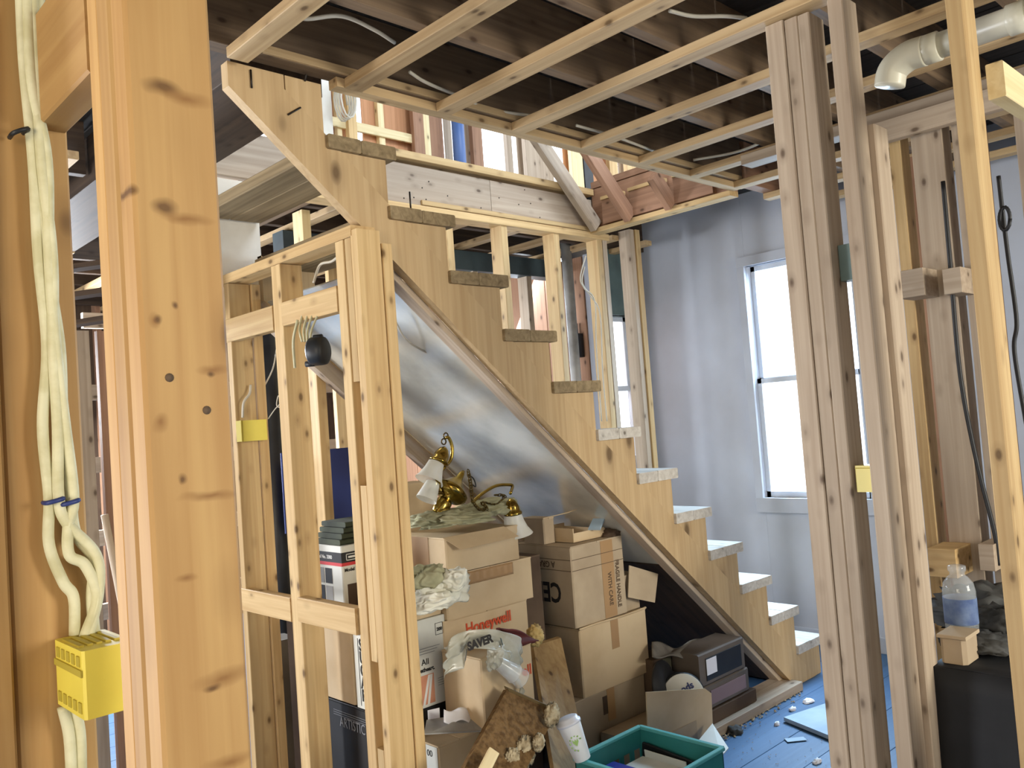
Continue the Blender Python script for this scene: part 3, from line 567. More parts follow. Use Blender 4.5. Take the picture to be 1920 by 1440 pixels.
# bench with junk on the right
wbn = thing('workbench', 'low bench draped in black sheeting under the glass jug', 'bench', (2.6, .3, 0))
abox('bench_top', wbn, dark_wood, (2.42, -.9, .66), (3.1, .93, .70), 'y')
sheet('dust_sheet', wbn, tarp, lambda u, v: (2.40 - .03 * math.sin(u * 19) * v - .02 * v, .94 - 1.8 * u, .712 - .71 * v), 40, 12, .004)
sheet('dust_sheet', wbn, tarp, lambda u, v: (2.40 + .72 * v, .94 - 1.8 * u, .712 + .01 * noise.noise(Vector((u * 9, v * 9, 3)))), 30, 12, .004)
for yy in (-.85, .85): abox('leg', wbn, dark_wood, (2.5, yy, 0), (2.56, yy + .05, .66), 'z')
jg = thing('glass_jug', 'large empty glass jug with blue label on the dark bench', 'jug', tuple(U(1800, 1230, 'x', 2.6)))
jb_ = U(1808, 1215, 'x', 2.62); jz = .72
jugm = plain('jug_glass', srgb(206, 212, 216), .06, spec=.8, alpha=.3)
H = U(1797, 1060, 'x', 2.62).z - jz
lathe('body', jg, jugm, [(.025, 0), (.040, .005), (.044, .03), (.044, H * .68), (.040, H * .78), (.028, H * .85), (.020, H * .88), (.020, H * .92), (.024, H * .93), (.024, H * .99), (.020, H)], (jb_.x, jb_.y, jz), n=32)
lathe('label', jg, plain('blue_label', srgb(70, 92, 140), .5, nscale=20, ncol=srgb(120, 140, 176), alpha=.85), [(.0448, H * .28), (.0448, H * .6)], (jb_.x, jb_.y, jz), n=32, caps=False)
a = U(1748, 1175, 'x', 2.42); b = U(1815, 1262, 'x', 2.42)
tb = thing('cardboard_box', 'small tan box at the bench corner right of slimmer post', 'box', (2.45, a.y, .72)); abox('body', tb, card_grey, (2.43, b.y + .004, .716), (2.53, a.y - .01, .716 + .066), 'z', .01); abox('lid', tb, card_grey, (2.426, b.y, .783), (2.534, a.y - .006, .793), 'y', .004)
for i, (px, py, lab) in enumerate(((1850, 1190, 'dark crumpled sheet heap on the bench behind the jug'), (1885, 1215, 'wiry dark junk at right end of the bench'), (1845, 1235, 'flat dark debris lump on the bench front'))):
    p = U(px, py, 'x', (2.95, 2.75, 2.6)[i]); tag(blob('junk_heap', None, debris_m, (p.x, p.y, .73), ((.16, .13, .07), (.08, .09, .06), (.06, .08, .03))[i], .5, 4, i, 4, True, floor=-.005), lab, 'junk')
tag(plate('metal_sheet', None, foil, [(2.7, .62, .80), (2.72, .3, .82), (3.0, .3, .76), (3.0, .64, .77)], (0, 0, .003)), 'slanted dull metal sheet lying on the bench junk', 'sheet')

# vents, pipes and boxes behind the stairs
tag(tube('vertical_pipe', None, grey_paint, [U(1060, 450, 'y', 3.7) * 1, (U(1060, 450, 'y', 3.7).x + .0, 3.7, .001)], .035, raw=True, seg=14), 'grey vertical pipe behind the stair studs', 'pipe')
p = U(1087, 645, 'y', 3.8); t = thing('breaker_box', 'dark green metal box on the wall behind the stair studs', 'electrical box', tuple(p)); abox('housing', t, iron, (p.x - .06, 3.78, p.z - .09), (p.x + .06, 3.84, p.z + .07), 'z'); abox('conduit', t, iron, (p.x - .03, 3.8, p.z + .07), (p.x - .005, 3.83, p.z + .14), 'z')
cable('pair of thin white cables looping down by the stair window', [U(1098, 480, 'y', 3.17), U(1088, 520, 'y', 3.15), U(1095, 540, 'y', 3.15), U(1115, 565, 'y', 3.17), U(1118, 650, 'y', 3.17), U(1128, 790, 'y', 3.17)], .004)
cable('second thin white cable beside the stair window stud', [U(1096, 500, 'y', 3.18), U(1092, 530, 'y', 3.16), U(1108, 556, 'y', 3.17), U(1125, 590, 'y', 3.18), U(1130, 700, 'y', 3.18), U(1138, 790, 'y', 3.18)], .004)
x = U(545, 430, 'y', 3.9).x; tag(tube('stack_pipe', None, iron, [(x, 3.9, 2.4), (x, 3.9, 0)], .05, raw=True, seg=16), 'black iron stack pipe behind the stud frame top', 'pipe')
x = U(515, 900, 'y', 3.6).x; tag(tube('stack_pipe', None, iron, [(x, 3.6, 1.95), (x + .0, 3.6, 0)], .055, raw=True, seg=16), 'black vertical drain pipe left of the middle stud', 'pipe')
x = U(573, 400, 'y', 3.5).x; tag(abox('wall_stud', None, cream_wood, (x - .02, 3.5, 0), (x + .025, 3.59, 2.53), 'z'), 'cream lit stud behind the header left of stringer', 'stud')
a = U(527, 852, 'y', 3.45); b = U(700, 975, 'y', 3.45); tag(abox('blue_board', None, blue_m, (a.x, 3.45, b.z), (b.x, 3.46, U(640, 840, 'y', 3.45).z), 'z'), 'flat royal blue board propped behind the stud frame', 'board')
a = U(512, 1205, 'y', 3.3); b = U(562, 1440, 'y', 3.3); tag(abox('foam_slab', None, greybag, (a.x, 3.3, 0), (U(558, 1205, 'y', 3.3).x, 3.42, a.z), 'z', .01), 'grey slab standing between the rear studs of the frame', 'slab')
for i, (px, lab) in enumerate(((172, 'thin rough stud seen just left of the near post'), (205, 'dark rough board behind the near post'))):
    p = U(px, 900, 'y', 4.0); tag(abox('wall_stud', None, pine_grey if i == 0 else pine_red, (p.x - (.055, .02)[i], 4.0, 0), (p.x + (.02, .09)[i], 4.04, U(170, 620, 'y', 4).z), 'z'), lab, 'stud')
a, b = U(196, 965, 'y', 3.5), U(232, 1150, 'y', 3.5); b = a + (b - a) * (a.z / (a.z - b.z)) * .999; tag(tube('wooden_pole', None, pine_grey, [a, b], .014, raw=True), 'slim pole leaning behind the near post', 'pole')
for i in range(3):
    p = U(170, 520 + 50 * i, 'y', 3.6); tag(board('slat_board', None, dark_wood, (p.x - .3, 3.6 - .0, p.z - .02), (p.x + .3, 3.2, p.z + .06), .02, .07, (0, 0, 1)), ('upper dark plank behind near post, below the ceiling', 'middle dark plank behind the near post', 'lowest dark plank behind the near post')[i], 'plank')

# ceiling cables and pipes
for pts, lab in (([(530, 15), (570, 35), (640, 30), (700, 55), (740, 80)], 'pale cable sagging between ceiling joists at upper left'), ([(768, 135), (800, 155), (860, 180), (920, 205), (1020, 220)], 'pale cable stapled along a joist above the stairwell edge'), ([(1255, 20), (1300, 30), (1360, 30), (1400, 34)], 'white cable crossing the dark top of the ceiling'), ([(1080, 235), (1150, 255), (1230, 285)], 'thick pale cable between the ceiling straps'), ([(1300, 300), (1380, 285), (1440, 262)], 'thin pale cable near the wide post top'), ([(1060, 250), (1090, 262), (1140, 268)], 'second thick pale cable between the ceiling straps')):
    cable(lab, [U(a, b, 'z', Z + .055) for a, b in pts], .006)

# ------------------------------------------------------------------ boxes under the stairs
def carton(label, x0, x1, y0, y1, z0, z1, mt=card, tape_side=True, flaps=(), name='cardboard_box', cat='box', yaw=0, group=None):
    """cardboard carton: four walls and bottom as one body, closed lid flaps with a seam"""
    t = thing(name, label, cat, ((x0 + x1) / 2, (y0 + y1) / 2, z0), group)
    abox('body', t, mt, (x0, y0, z0), (x1, y1, z1 - .006), 'z', .005)
    xm = (x0 + x1) / 2
    abox('lid_flap', t, mt, (x0 + .001, y0 + .001, z1 - .006), (xm - .001, y1 - .001, z1), 'y', .002); abox('lid_flap', t, mt, (xm + .001, y0 + .001, z1 - .006), (x1 - .001, y1 - .001, z1), 'y', .002)
    if tape_side: abox('tape', t, tape, (xm - .025, y0 - .0012, z1 - (z1 - z0) * .45), (xm + .025, y0 - .0002, z1 - .001), 'z', .0003)
    return t
Yd, Xd, Zd = Vector((0, 1, 0)), Vector((1, 0, 0)), Vector((0, 0, 1))
# right stack
b3 = carton('lowest crumpled box of the right stack under the stairs', 2.527, 3.0, 2.42, 2.86, 0.001, .300, card_grey); abox('label_patch', b3, card_dark, (2.71, 2.4185, .20), (2.74, 2.4198, .275), 'z', .0003)
b2 = carton('middle box of the right stack with torn top edge', 2.594, 3.04, 2.415, 2.84, .302, .580, card)
tube('torn_edge', b2, card, [(2.594, 2.414, .582), (2.71, 2.412, .585), (2.86, 2.414, .58), (3.04, 2.414, .583)], .005, seg=6)
b1 = carton('greyish tall box printed upside down atop the right stack', 2.583, 2.921, 2.42, 2.74, .588, .923, card_grey, False)
xx = 2.583 - .0012
for z0 in (.865, .82): abox('printed_line', b1, ink_soft, (xx, 2.425, z0), (xx + .001, 2.735, z0 + .0025), 'y', .0002); abox('printed_line', b1, ink_soft, (2.585, 2.4185, z0), (2.918, 2.4195, z0 + .0025), 'x', .0002)
text(b1, 'A GRADE', ink_soft, (xx, 2.515, .856), Yd, -Zd, .036, sx=.9, bold=.0006)
text(b1, 'CER', ink, (xx, 2.49, .765), Yd, -Zd, .115, sx=.75, bold=.0028)
text(b1, 'FRAGILE HANDLE', ink_soft, (2.86, 2.4185, .825), -Zd, Xd, .033, sx=.78, bold=.0009); text(b1, 'WITH CARE', ink_soft, (2.805, 2.4185, .78), -Zd, Xd, .033, sx=.8, bold=.0009)
abox('tape', b1, tape, (2.77, 2.4187, .59), (2.85, 2.4196, .918), 'z', .0002)
tr = thing('open_tray', 'shallow open cardboard tray lying on top of right stack', 'tray', (2.75, 2.6, .925))
for lo, hi in (((2.66, 2.47, .926), (2.87, 2.72, .930)), ((2.66, 2.715, .930), (2.87, 2.72, .975)), ((2.66, 2.47, .930), (2.665, 2.715, .985)), ((2.865, 2.47, .930), (2.87, 2.715, .96)), ((2.665, 2.47, .930), (2.865, 2.475, .965))): abox('side', tr, card, lo, hi, 'x', .001)
a = U(1125, 985, 'y', 2.45)
tag(board('white_tile', None, pale_slab, a + Vector((-.04, 0, -.012)), a + Vector((.03, .03, .022)), .055, .008, (0, 1, .2)), 'small shiny pale tile tilted on the open tray', 'tile')
tag(blob('crumpled_paper', None, card_dark, (2.89, 2.47, .932), (.035, .04, .018), .5, 4, 3, 3, True), 'crumpled brown paper at right end of the tray', 'paper')
sb = carton('small pale upright box with raised flap beside the brass light', 2.588, 2.655, 2.57, 2.70, .925, 1.035, card_grey, False)
b = plate('raised_flap', sb, card, [(2.588, 2.57, 1.035), (2.655, 2.57, 1.035), (2.75, 2.52, 1.055), (2.67, 2.50, 1.05)], (0, 0, .003))
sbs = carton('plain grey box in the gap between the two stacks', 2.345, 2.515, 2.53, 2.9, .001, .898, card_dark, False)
hb = thing('cardboard_box', 'small greyed box with drooping flap right of upside-down box', 'box', (3.08, 2.6, .55)); abox('body', hb, card_grey, (2.925, 2.44, .584), (3.035, 2.58, .74), 'z', .003)
plate('drooping_flap', hb, card_grey, [U(1180, 1060, 'y', 2.43), U(1234, 1076, 'y', 2.41), U(1228, 1130, 'y', 2.38), U(1178, 1120, 'y', 2.41)], (0, .004, 0))
# left stack: upper carton, crumpled carton, carton with red print
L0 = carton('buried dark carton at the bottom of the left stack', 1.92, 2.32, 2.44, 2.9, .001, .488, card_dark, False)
L3 = carton('brown carton with orange-red company print on its side', 1.888, 2.31, 2.415, 2.85, .49, .765, card, False)
text(L3, 'Honeywell', red_ink, U(874, 1190, 'y', 2.4135), Vector((1, 0, .06)), Zd, .056, sx=.92, bold=.0012)
L2 = carton('creased carton with strip of wrinkled tape, middle of left stack', 1.90, 2.335, 2.40, 2.84, .768, .925, card, False)
sheet('tape', L2, tape, lambda u, v: (1.97 + .26 * u, 2.398 - .003 * abs(math.sin(u * 23)), .922 - .045 * v), 36, 4, .0005)
L1 = carton('upper carton of left stack with folded-down flap', 1.912, 2.275, 2.40, 2.72, .928, 1.058, card, False)
plate('folded_flap', L1, card, [(1.90, 2.398, 1.062), (2.20, 2.398, 1.062), (2.24, 2.36, 1.02), (1.95, 2.36, 1.015)], (0, .004, 0)); abox('tape', L1, tape, (1.9105, 2.50, .93), (1.9118, 2.60, 1.056), 'z', .0003)
# front carton with bag
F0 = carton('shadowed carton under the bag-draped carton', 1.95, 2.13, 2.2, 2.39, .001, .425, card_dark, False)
F1 = carton('carton draped with a plastic bag, before the red-print one', 1.86, 2.10, 2.19, 2.40, .428, .675, card, False); text(F1, 'ell', red_ink, (2.045, 2.1885, .57), Xd, Zd, .05, bold=.001)
bgp = thing('plastic_bag', 'thin translucent shopping bag with black print draped over carton', 'bag', (1.93, 2.17, .7))
def bagf(u, v):  # drapes over the front top edge of the carton
    q = Vector((u * 3, v * 2.5, 1.3)); n1, n2 = noise.noise(q), noise.noise(q * 2.3)
    a = U(905 + 72 * math.cos(PI * (1 - u)) + 4 * n2 * 3, 1216 - 38 * math.sin(PI * u) + 62 * v + 30 * u * v - 40 * v * (1 if .32 < u < .62 else .1), 'y', 2.165)
    return a + Vector((0, -.02 * math.sin(PI * u) + .02 * n1, 0))
sheet('film', bgp, bag_m, bagf, 44, 22, .0006); text(bgp, 'SAVER', ink, U(878, 1220, 'y', 2.118), (1, 0, .12), (0, .1, 1), .036, bold=.002)
folds('bundle', bgp, bag_m, U(935, 1232, 'y', 2.15), (.05, .03, .05), .14, 4, 5)
for i, (px, py) in enumerate(((948, 1255), (962, 1265))):
    a = U(px, py, 'y', 2.13); lab = ('upper clear plastic cup spilling from the bag', 'lower clear plastic cup spilling from the bag')[i]
    tag(lathe('plastic_cup', None, clear_m, [(.022, 0), (.024, .01), (.032, .075), (.034, .077), (.032, .077)], a + Vector((-.03, 0, .03)), (.75, -.15, -.65), 20, caps=False), lab, 'cup')
tag(sheet('maroon_cloth', None, maroon, lambda u, v: U(935 + 72 * u, 1178 + 22 * u + (4 + 26 * math.sin(PI * u)) * (v - .2), 'y', 2.19) + Vector((0, -.012 * math.sin(v * 7 + u * 5), 0)), 20, 8, .004), 'dark maroon cloth hanging on the carton edge', 'cloth')
tag(blob('work_glove', None, plain('yellow_leather', srgb(206, 178, 116), .8, nscale=10, ncol=srgb(186, 156, 96)), U(1003, 1192, 'y', 2.25), (.028, .02, .03), .5, 3, 8, 4, True), 'crumpled yellow rag beside the maroon cloth', 'rag')
# white carton behind the corner post
WB = thing('cardboard_box', 'white carton with vertical black print behind the corner post', 'box', (1.75, 2.6, .49))
abox('body', WB, white_card, (1.655, 2.42, .49), (1.905, 2.64, .79), 'z', .004)
y_ = 2.4185
abox('logo_patch', WB, orange_print, (1.775, y_, .50), (1.835, y_ + .001, .60), 'z', .0003)
for k in range(2): plate('logo_stripe', WB, white_ink, [(1.78 + .02 * k, y_ - .0005, .50), (1.79 + .02 * k, y_ - .0005, .50), (1.82 + .02 * k - .01 * k, y_ - .0005, .598), (1.81 + .02 * k - .01 * k, y_ - .0005, .598)], (0, .0004, 0))
text(WB, 'All', ink, (1.785, y_, .635), Xd, Zd, .03); text(WB, 'Sweetheart.', ink, (1.745, y_, .612), Xd, Zd, .02, bold=.0006)
for k in range(3): abox('printed_line', WB, grey_ink, (1.78, y_, .690 - k * .009), (1.87 - k * .012, y_ + .0006, .692 - k * .009), 'x', .0002)
for k in range(4): abox('printed_line', WB, grey_ink, (1.852, y_, .575 - k * .008), (1.888, y_ + .0006, .5765 - k * .008), 'x', .0002)
fx, fz = 1.855, .725
for lo, hi in (((fx, fz), (fx + .034, fz + .0015)), ((fx, fz + .04), (fx + .034, fz + .0415)), ((fx, fz), (fx + .0015, fz + .04)), ((fx + .0325, fz), (fx + .034, fz + .04))): abox('stamp_frame', WB, ink, (lo[0], y_, lo[1]), (hi[0], y_ + .0006, hi[1]), 'x', .0002)
text(WB, '200', ink, (fx + .006, y_, fz + .014), Xd, Zd, .016, bold=.0006)
xx = 1.6538
for k_, c_ in enumerate('SUGAR'): text(WB, c_, ink, (xx, 2.602, .695 - k_ * .044), -Yd, Zd, .056, sx=.8, bold=.002)
text(WB, 'OLD-F', ink, (xx, 2.608, .748), -Yd, Zd, .036, sx=.7, bold=.001)
for z0, z1, y0, y1 in ((.50, .735, 2.608, 2.611), (.50, .735, 2.56, 2.563)): abox('printed_line', WB, ink, (xx, y0, z0), (xx + .001, y1, z1), 'z', .0003)
# black cartons
BB = carton('black carton with silver lettering behind the corner post', 1.655, 1.905, 2.42, 2.95, .001, .486, black_card, False)
text(BB, 'ARTISTIC', silver_ink, (1.6535, 2.76, .40), -Yd, Zd, .05, sx=.8)
for k in range(3): abox('printed_line', BB, silver_ink, (1.6538, 2.45, .452 - k * .008), (1.6548, 2.80, .4535 - k * .008), 'y', .0002)
a = carton('tan kraft carton left of the white carton', 1.66, 1.9, 2.66, 2.9, .49, .76, card, False)
# power tool carton
NB = thing('cardboard_box', 'cream carton with black band and red stripe behind studs', 'box', (1.95, 3.0, .76))
abox('body', NB, white_card, (1.79, 2.90, .765), (2.16, 3.12, 1.02), 'z', .004)
for mt, z0, z1, nm in ((black_card, .955, .995, 'black_band'), (stripe_red, .942, .955, 'red_stripe')):
    abox(nm, NB, mt, (1.789, 2.8988, z0), (2.161, 2.8998, z1), 'x', .0003); abox(nm, NB, mt, (1.7888, 2.899, z0), (1.7898, 3.121, z1), 'y', .0003)
text(NB, 'Model No. 3300', white_ink, (1.7885, 3.10, .968), -Yd, Zd, .02, bold=.0004); text(NB, 'Model No. 3300', ink, (1.80, 2.8985, .92), Xd, Zd, .018, bold=.0005); text(NB, 'N', white_ink, (1.885, 2.8982, .958), Xd, Zd, .045, bold=.001)
for lo, hi in (((1.81, .962), (1.862, .965)), ((1.81, .985), (1.862, .988)), ((1.81, .962), (1.813, .988)), ((1.859, .962), (1.862, .988)), ((1.82, .971), (1.852, .979))): abox('logo_frame', NB, white_ink, (lo[0], 2.8978, lo[1]), (hi[0], 2.8986, hi[1]), 'x', .0002)
for yy, zz, mt in ((3.0, .87, black_card), (3.06, .80, black_card), (3.0, .80, grey_paint), (3.06, .87, grey_ink)): abox('picture_square', NB, mt, (1.7888, yy - .025, zz), (1.7898, yy + .025, zz + .06), 'z', .0003)
abox('picture_square', NB, card_dark, (1.81, 2.8988, .77), (2.1, 2.8998, .87), 'x', .0003)
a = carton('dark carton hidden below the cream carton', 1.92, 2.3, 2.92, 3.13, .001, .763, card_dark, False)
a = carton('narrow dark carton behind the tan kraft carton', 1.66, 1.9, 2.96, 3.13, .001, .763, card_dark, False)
gs = thing('folded_tarp', 'dark green folded sheets piled on the cream carton', 'tarp', (1.95, 3.0, 1.02))
for k in range(4): abox('fold', gs, plain('dark_green_cloth', srgb(64, 70, 50), .8, nscale=8, ncol=srgb(48, 54, 40)), (1.80 + .01 * k, 2.92, 1.022 + .022 * k), (2.12 - .012 * k, 3.1, 1.042 + .022 * k), 'x', .006)
# peach board and box left of brass light
pb = carton('peach-tinted carton left of the brass light', 2.0, 2.2, 2.86, 3.1, 1.06, 1.30, plain('peach_card', srgb(196, 150, 122), .8), False) if False else None
p = U(768, 880, 'y', 2.75); tag(abox('cardboard_box', None, card, (1.96, 2.75, 1.03), (2.16, 2.9, 1.24), 'z', .004), 'peach carton end left of the hanging brass bell', 'box')
# lower carton with open flap, papers
Q = carton('low carton with grey open flap beside the corner post', 1.715, 1.90, 2.265, 2.41, .001, .415, card, False)
fp = plate('open_flap', Q, grey_paint, [U(795, 1378, 'y', 2.25), U(905, 1372, 'y', 2.20), U(890, 1338, 'y', 2.28), U(800, 1352, 'y', 2.34)], (0, 0, .004))
lb = abox('label_patch', Q, white_card, (1.7138, 2.27, .27), (1.7148, 2.33, .41), 'z', .0003); text(Q, '00', ink, (1.7132, 2.325, .375), -Yd, Zd, .03)
tag(sheet('loose_papers', None, paper, lambda u, v: U(832 + 64 * u, 1330 + 24 * v + 4 * math.sin(u * 9), 'y', 2.29 - .03 * v + .01 * math.sin(u * 7)), 14, 6, .001), 'white crumpled papers tucked behind the grey open flap', 'paper')
tag(plate('paper_slip', None, paper, [U(802, 1332, 'y', 2.36), U(824, 1327, 'y', 2.36), U(825, 1348, 'y', 2.34), U(803, 1352, 'y', 2.34)], (0, .001, 0)), 'small printed slip beside the white papers', 'paper')
# t-shirt
def shirt(u, v):
    q = Vector((u * 4, v * 4, .4)); n1, n2 = noise.noise(q), noise.noise(q * 2.2 + Vector((5, 0, 0)))
    a = 2 * PI * u; rr = (.35 + .65 * math.sin(PI * min(1, v * 1.0)))
    cx, cy = 818, 1104; px = cx + 52 * math.cos(a) * rr * (1 + .18 * n2); py = cy + 42 * math.sin(a) * rr * (1 + .2 * n1)
    return U(px, py, 'y', 2.33 - .09 * math.cos(PI * v * .98 - PI * .5) * 1.0 + .02 * n1 + .05 * (v - .5)) + Vector((0, .02 * math.sin(9 * v + 3 * u * 2 * PI * 1), 0))
ts = thing('t_shirt', 'crumpled white cotton shirt tossed on the cartons by corner post', 'shirt', tuple(U(818, 1104, 'y', 2.33)))
for i, (px, py, sx_, sz_, sd) in enumerate(((800, 1082, .075, .045, 3), (830, 1108, .088, .062, 7), (808, 1128, .075, .035, 9), (850, 1090, .045, .04, 12))): folds('collar' if i == 0 else 'fold', ts, cloth_g if i == 0 else cloth_w, U(px, py, 'y', 2.35 - .02 * i), (sx_, .05, sz_), .16, 3.2, sd)
tag(abox('cardboard_box', None, card, (1.73, 2.43, .792), (1.895, 2.62, .85), 'y', .004), 'flat brown carton between white carton and crumpled shirt', 'box')
# wooden board, carpeted plank
a, b, c_, d = U(1000, 1212, 'y', 2.36), U(1052, 1196, 'y', 2.36), U(1082, 1335, 'y', 2.20), U(1020, 1330, 'y', 2.20)
k = (c_ - b); k2 = (d - a)
tag(plate('plank', None, wood('raw_plank', srgb(176, 146, 100), srgb(148, 116, 74), stain=.3), [a, b, b + k * 2.1, a + k2 * 2.1], (0, .02, .003)), 'rough wooden plank leaning upright against the right stack', 'plank')
cp = thing('carpeted_plank', 'dirty brown carpet-covered plank leaning out of the pile', 'plank', tuple(U(980, 1310, 'y', 2.1)))
a, b = U(951, 1292, 'y', 2.12), U(1046, 1334, 'y', 2.06); c_, d = U(985, 1445, 'y', 1.98), U(868, 1445, 'y', 2.02)
e1, e2 = (c_ - b), (d - a)
plate('board', cp, carpet, [a, b, b + e1 * 1.9, a + e2 * 1.9], (.01, .03, -.01)); plate('edge_strip', cp, plain('edge_brown', srgb(96, 78, 44), .8), [a + Vector((0, -.004, .004)), b + Vector((0, -.004, .004)), b + Vector((0, -.006, -.006)), a + Vector((0, -.006, -.006))], (.01, .03, 0))
for i, (px, py, s) in enumerate(((1035, 1340, .028), (985, 1410, .035), (960, 1430, .03), (1010, 1392, .02))): blob('flaking', cp, mould, U(px, py, 'y', 2.03 - .01 * i), (s, .01, s * 1.2), .35, 4, i + 11, 4, True)
tag(board('wood_offcut', None, cream_wood, U(925, 1410, 'y', 1.98), U(900, 1460, 'y', 1.94), .035, .02), 'pale splintered wood offcut on the carpeted plank', 'offcut')
tag(blob('trash_bag', None, tarp, U(1045, 1390, 'y', 2.2) - Vector((0, 0, .14)), (.07, .06, .17), .25, 2.5, 21, 4, True), 'black bag slumped between carpeted plank and foam cup', 'bag')
# foam cup
cu_ = thing('foam_cup', 'tall white foam cup with lid and green leaf print', 'cup', tuple(U(1108, 1420, 'y', 1.99)))
bs, tp = U(1093, 1424, 'y', 1.98), U(1062, 1345, 'y', 2.02); axd = (tp - bs)
hc = axd.length
lathe('body', cu_, cup_m, [(.026, 0), (.028, .002), (.040, hc * .84), (.040, hc * .85)], bs, axd, 28); lathe('lid', cu_, plain('lid_plastic', srgb(222, 226, 236), .35), [(.043, hc * .84), (.043, hc * .90), (.038, hc * .91), (.036, hc * .98), (.030, hc)], bs, axd, 28)
axn = axd.normalized(); rgt = RT - axn * RT.dot(axn); rgt.normalize(); frn = rgt.cross(axn).normalized(); frn = frn if frn.dot(FW) < 0 else -frn
cc = bs + axn * hc * .45 + frn * .0355
for k in range(9):
    t_ = 2 * PI * k / 12 + .4; q = cc + rgt * .020 * math.cos(t_) + axn * .024 * math.sin(t_); lathe('leaf_print', cu_, green_ink, [(.003, 0), (.003, .0012)], q - frn * .002 * (1 - abs(math.sin(t_))), frn, 8)
for k in (-1, 0, 1): plate('leaf_print', cu_, green_ink, [cc + axn * -.01, cc + rgt * (.006 * k + .004) + axn * .004, cc + rgt * .009 * k + axn * .014, cc + rgt * (.006 * k - .004) + axn * .004], frn * .001)
# teal crate
tc_ = thing('plastic_crate', 'teal slatted plastic crate full of small packages, bottom foreground', 'crate', (2.27, 1.84, 0))
cx0, cx1, cy0, cy1, cz = 2.10, 2.455, 1.67, 2.02, .31
def crate_side(p, q, nm):
    p, q = Vector(p), Vector(q); d = (q - p).normalized(); L = (q - p).length; nn = Vector((-d.y, d.x, 0)) * .004
    zt, zb = cz, .002
    def pl(a0, a1, z0, z1): 
        A, B = p + d * a0, p + d * a1; plate('slat', tc_, teal, [(A.x, A.y, z0), (B.x, B.y, z0), (B.x, B.y, z1), (A.x, A.y, z1)], nn)
    pl(0, L, zb, .06); pl(0, L, .24, zt)
    for k in range(7): 
        a0 = k * L / 6 - .012; pl(max(0, a0), min(L, a0 + .024), .06, .24)
    board('rim', tc_, rimt, (p.x, p.y, zt), (q.x, q.y, zt), .018, .012, (0, 0, 1) if False else (-d.y, d.x, 0), .002)
for p, q in (((cx0, cy0, 0), (cx1, cy0, 0)), ((cx1, cy0, 0), (cx1, cy1, 0)), ((cx1, cy1, 0), (cx0, cy1, 0)), ((cx0, cy1, 0), (cx0, cy0, 0))): crate_side(p, q, 's')
abox('base', tc_, teal, (cx0, cy0, .002), (cx1, cy1, .01), 'x')
tag(abox('blue_package', None, blue_box, (2.17, 1.86, .14), (2.25, 1.98, .262), 'z', .006), 'shiny dark blue package standing in the teal crate', 'package'); 
tag(abox('book', None, white_card, (2.27, 1.76, .10), (2.40, 1.97, .235), 'y', .003), 'pale boxy packet in the middle of teal crate', 'packet')
tag(board('picture_frame', None, black_card, (2.42, 1.70, .10), (2.43, 2.0, .12), .012, .30, (1, 0, 0)), 'dark framed panel along the far side of teal crate', 'frame')
tag(board('label_card', None, white_card, (2.40, 1.78, .19), (2.405, 1.96, .19), .004, .14, (1, 0, .1)), 'white printed card leaning inside the teal crate', 'card')
tag(abox('brown_packet', None, card_dark, (2.26, 1.69, .1), (2.36, 1.75, .22), 'y', .004), 'brown packet at the near side of teal crate', 'packet')
tag(abox('book', None, grey_paint, (2.12, 1.70, .012), (2.42, 1.98, .098), 'y', .004), 'grey flat carton lying at the bottom of teal crate', 'carton')
# open box with spool
ob = thing('cardboard_box', 'open box with tall front flap hiding spool base', 'box', (2.88, 2.3, 0))
abox('body', ob, card_grey, (2.66, 2.16, .001), (3.0, 2.40, .15), 'x', .004)
plate('front_flap', ob, card, [U(1212, 1298, 'y', 2.15), U(1322, 1291, 'y', 2.15), U(1334, 1300, 'y', 2.15), U(1338, 1392, 'y', 2.17), U(1216, 1396, 'y', 2.17)], (0, .005, 0))
plate('side_flap', ob, white_card, [U(1300, 1402, 'y', 2.10), U(1336, 1358, 'y', 2.12), U(1366, 1404, 'y', 2.02), U(1352, 1420, 'y', 2.0)], (0, 0, .004))
sp = thing('cable_spool', 'black cable spool with white printed end disc in open box', 'spool', (2.85, 2.3, .15))
c = U(1283, 1306, 'y', 2.24); r_ = .10
SA = Vector((-.55, -.8, .25)).normalized()
lathe('end_disc', sp, white_card, [(.0, 0), (r_ * .93, 0), (r_ * .95, -.004)], c, SA, 36); lathe('drum', sp, black_pl, [(r_, .005), (r_ * 1.0, .02), (r_ * .8, .022), (r_ * .8, .08), (r_, .082), (r_, .095)], c, -SA, 36)
sxd = (Vector((1, -.69, 0)).normalized() + Vector((0, 0, .35))); sxd = (sxd - SA * sxd.dot(SA)).normalized(); syd = SA.cross(sxd)
text(sp, 'woods', tie_m, c + SA * .003 - sxd * .055 + syd * .015, sxd, syd, .042, bold=.0012)
lathe('end_disc', sp, black_pl, [(0, 0), (r_ * 1.15, 0), (r_ * 1.15, .01)], U(1245, 1290, 'y', 2.30), (.25, -1, .2), 36)
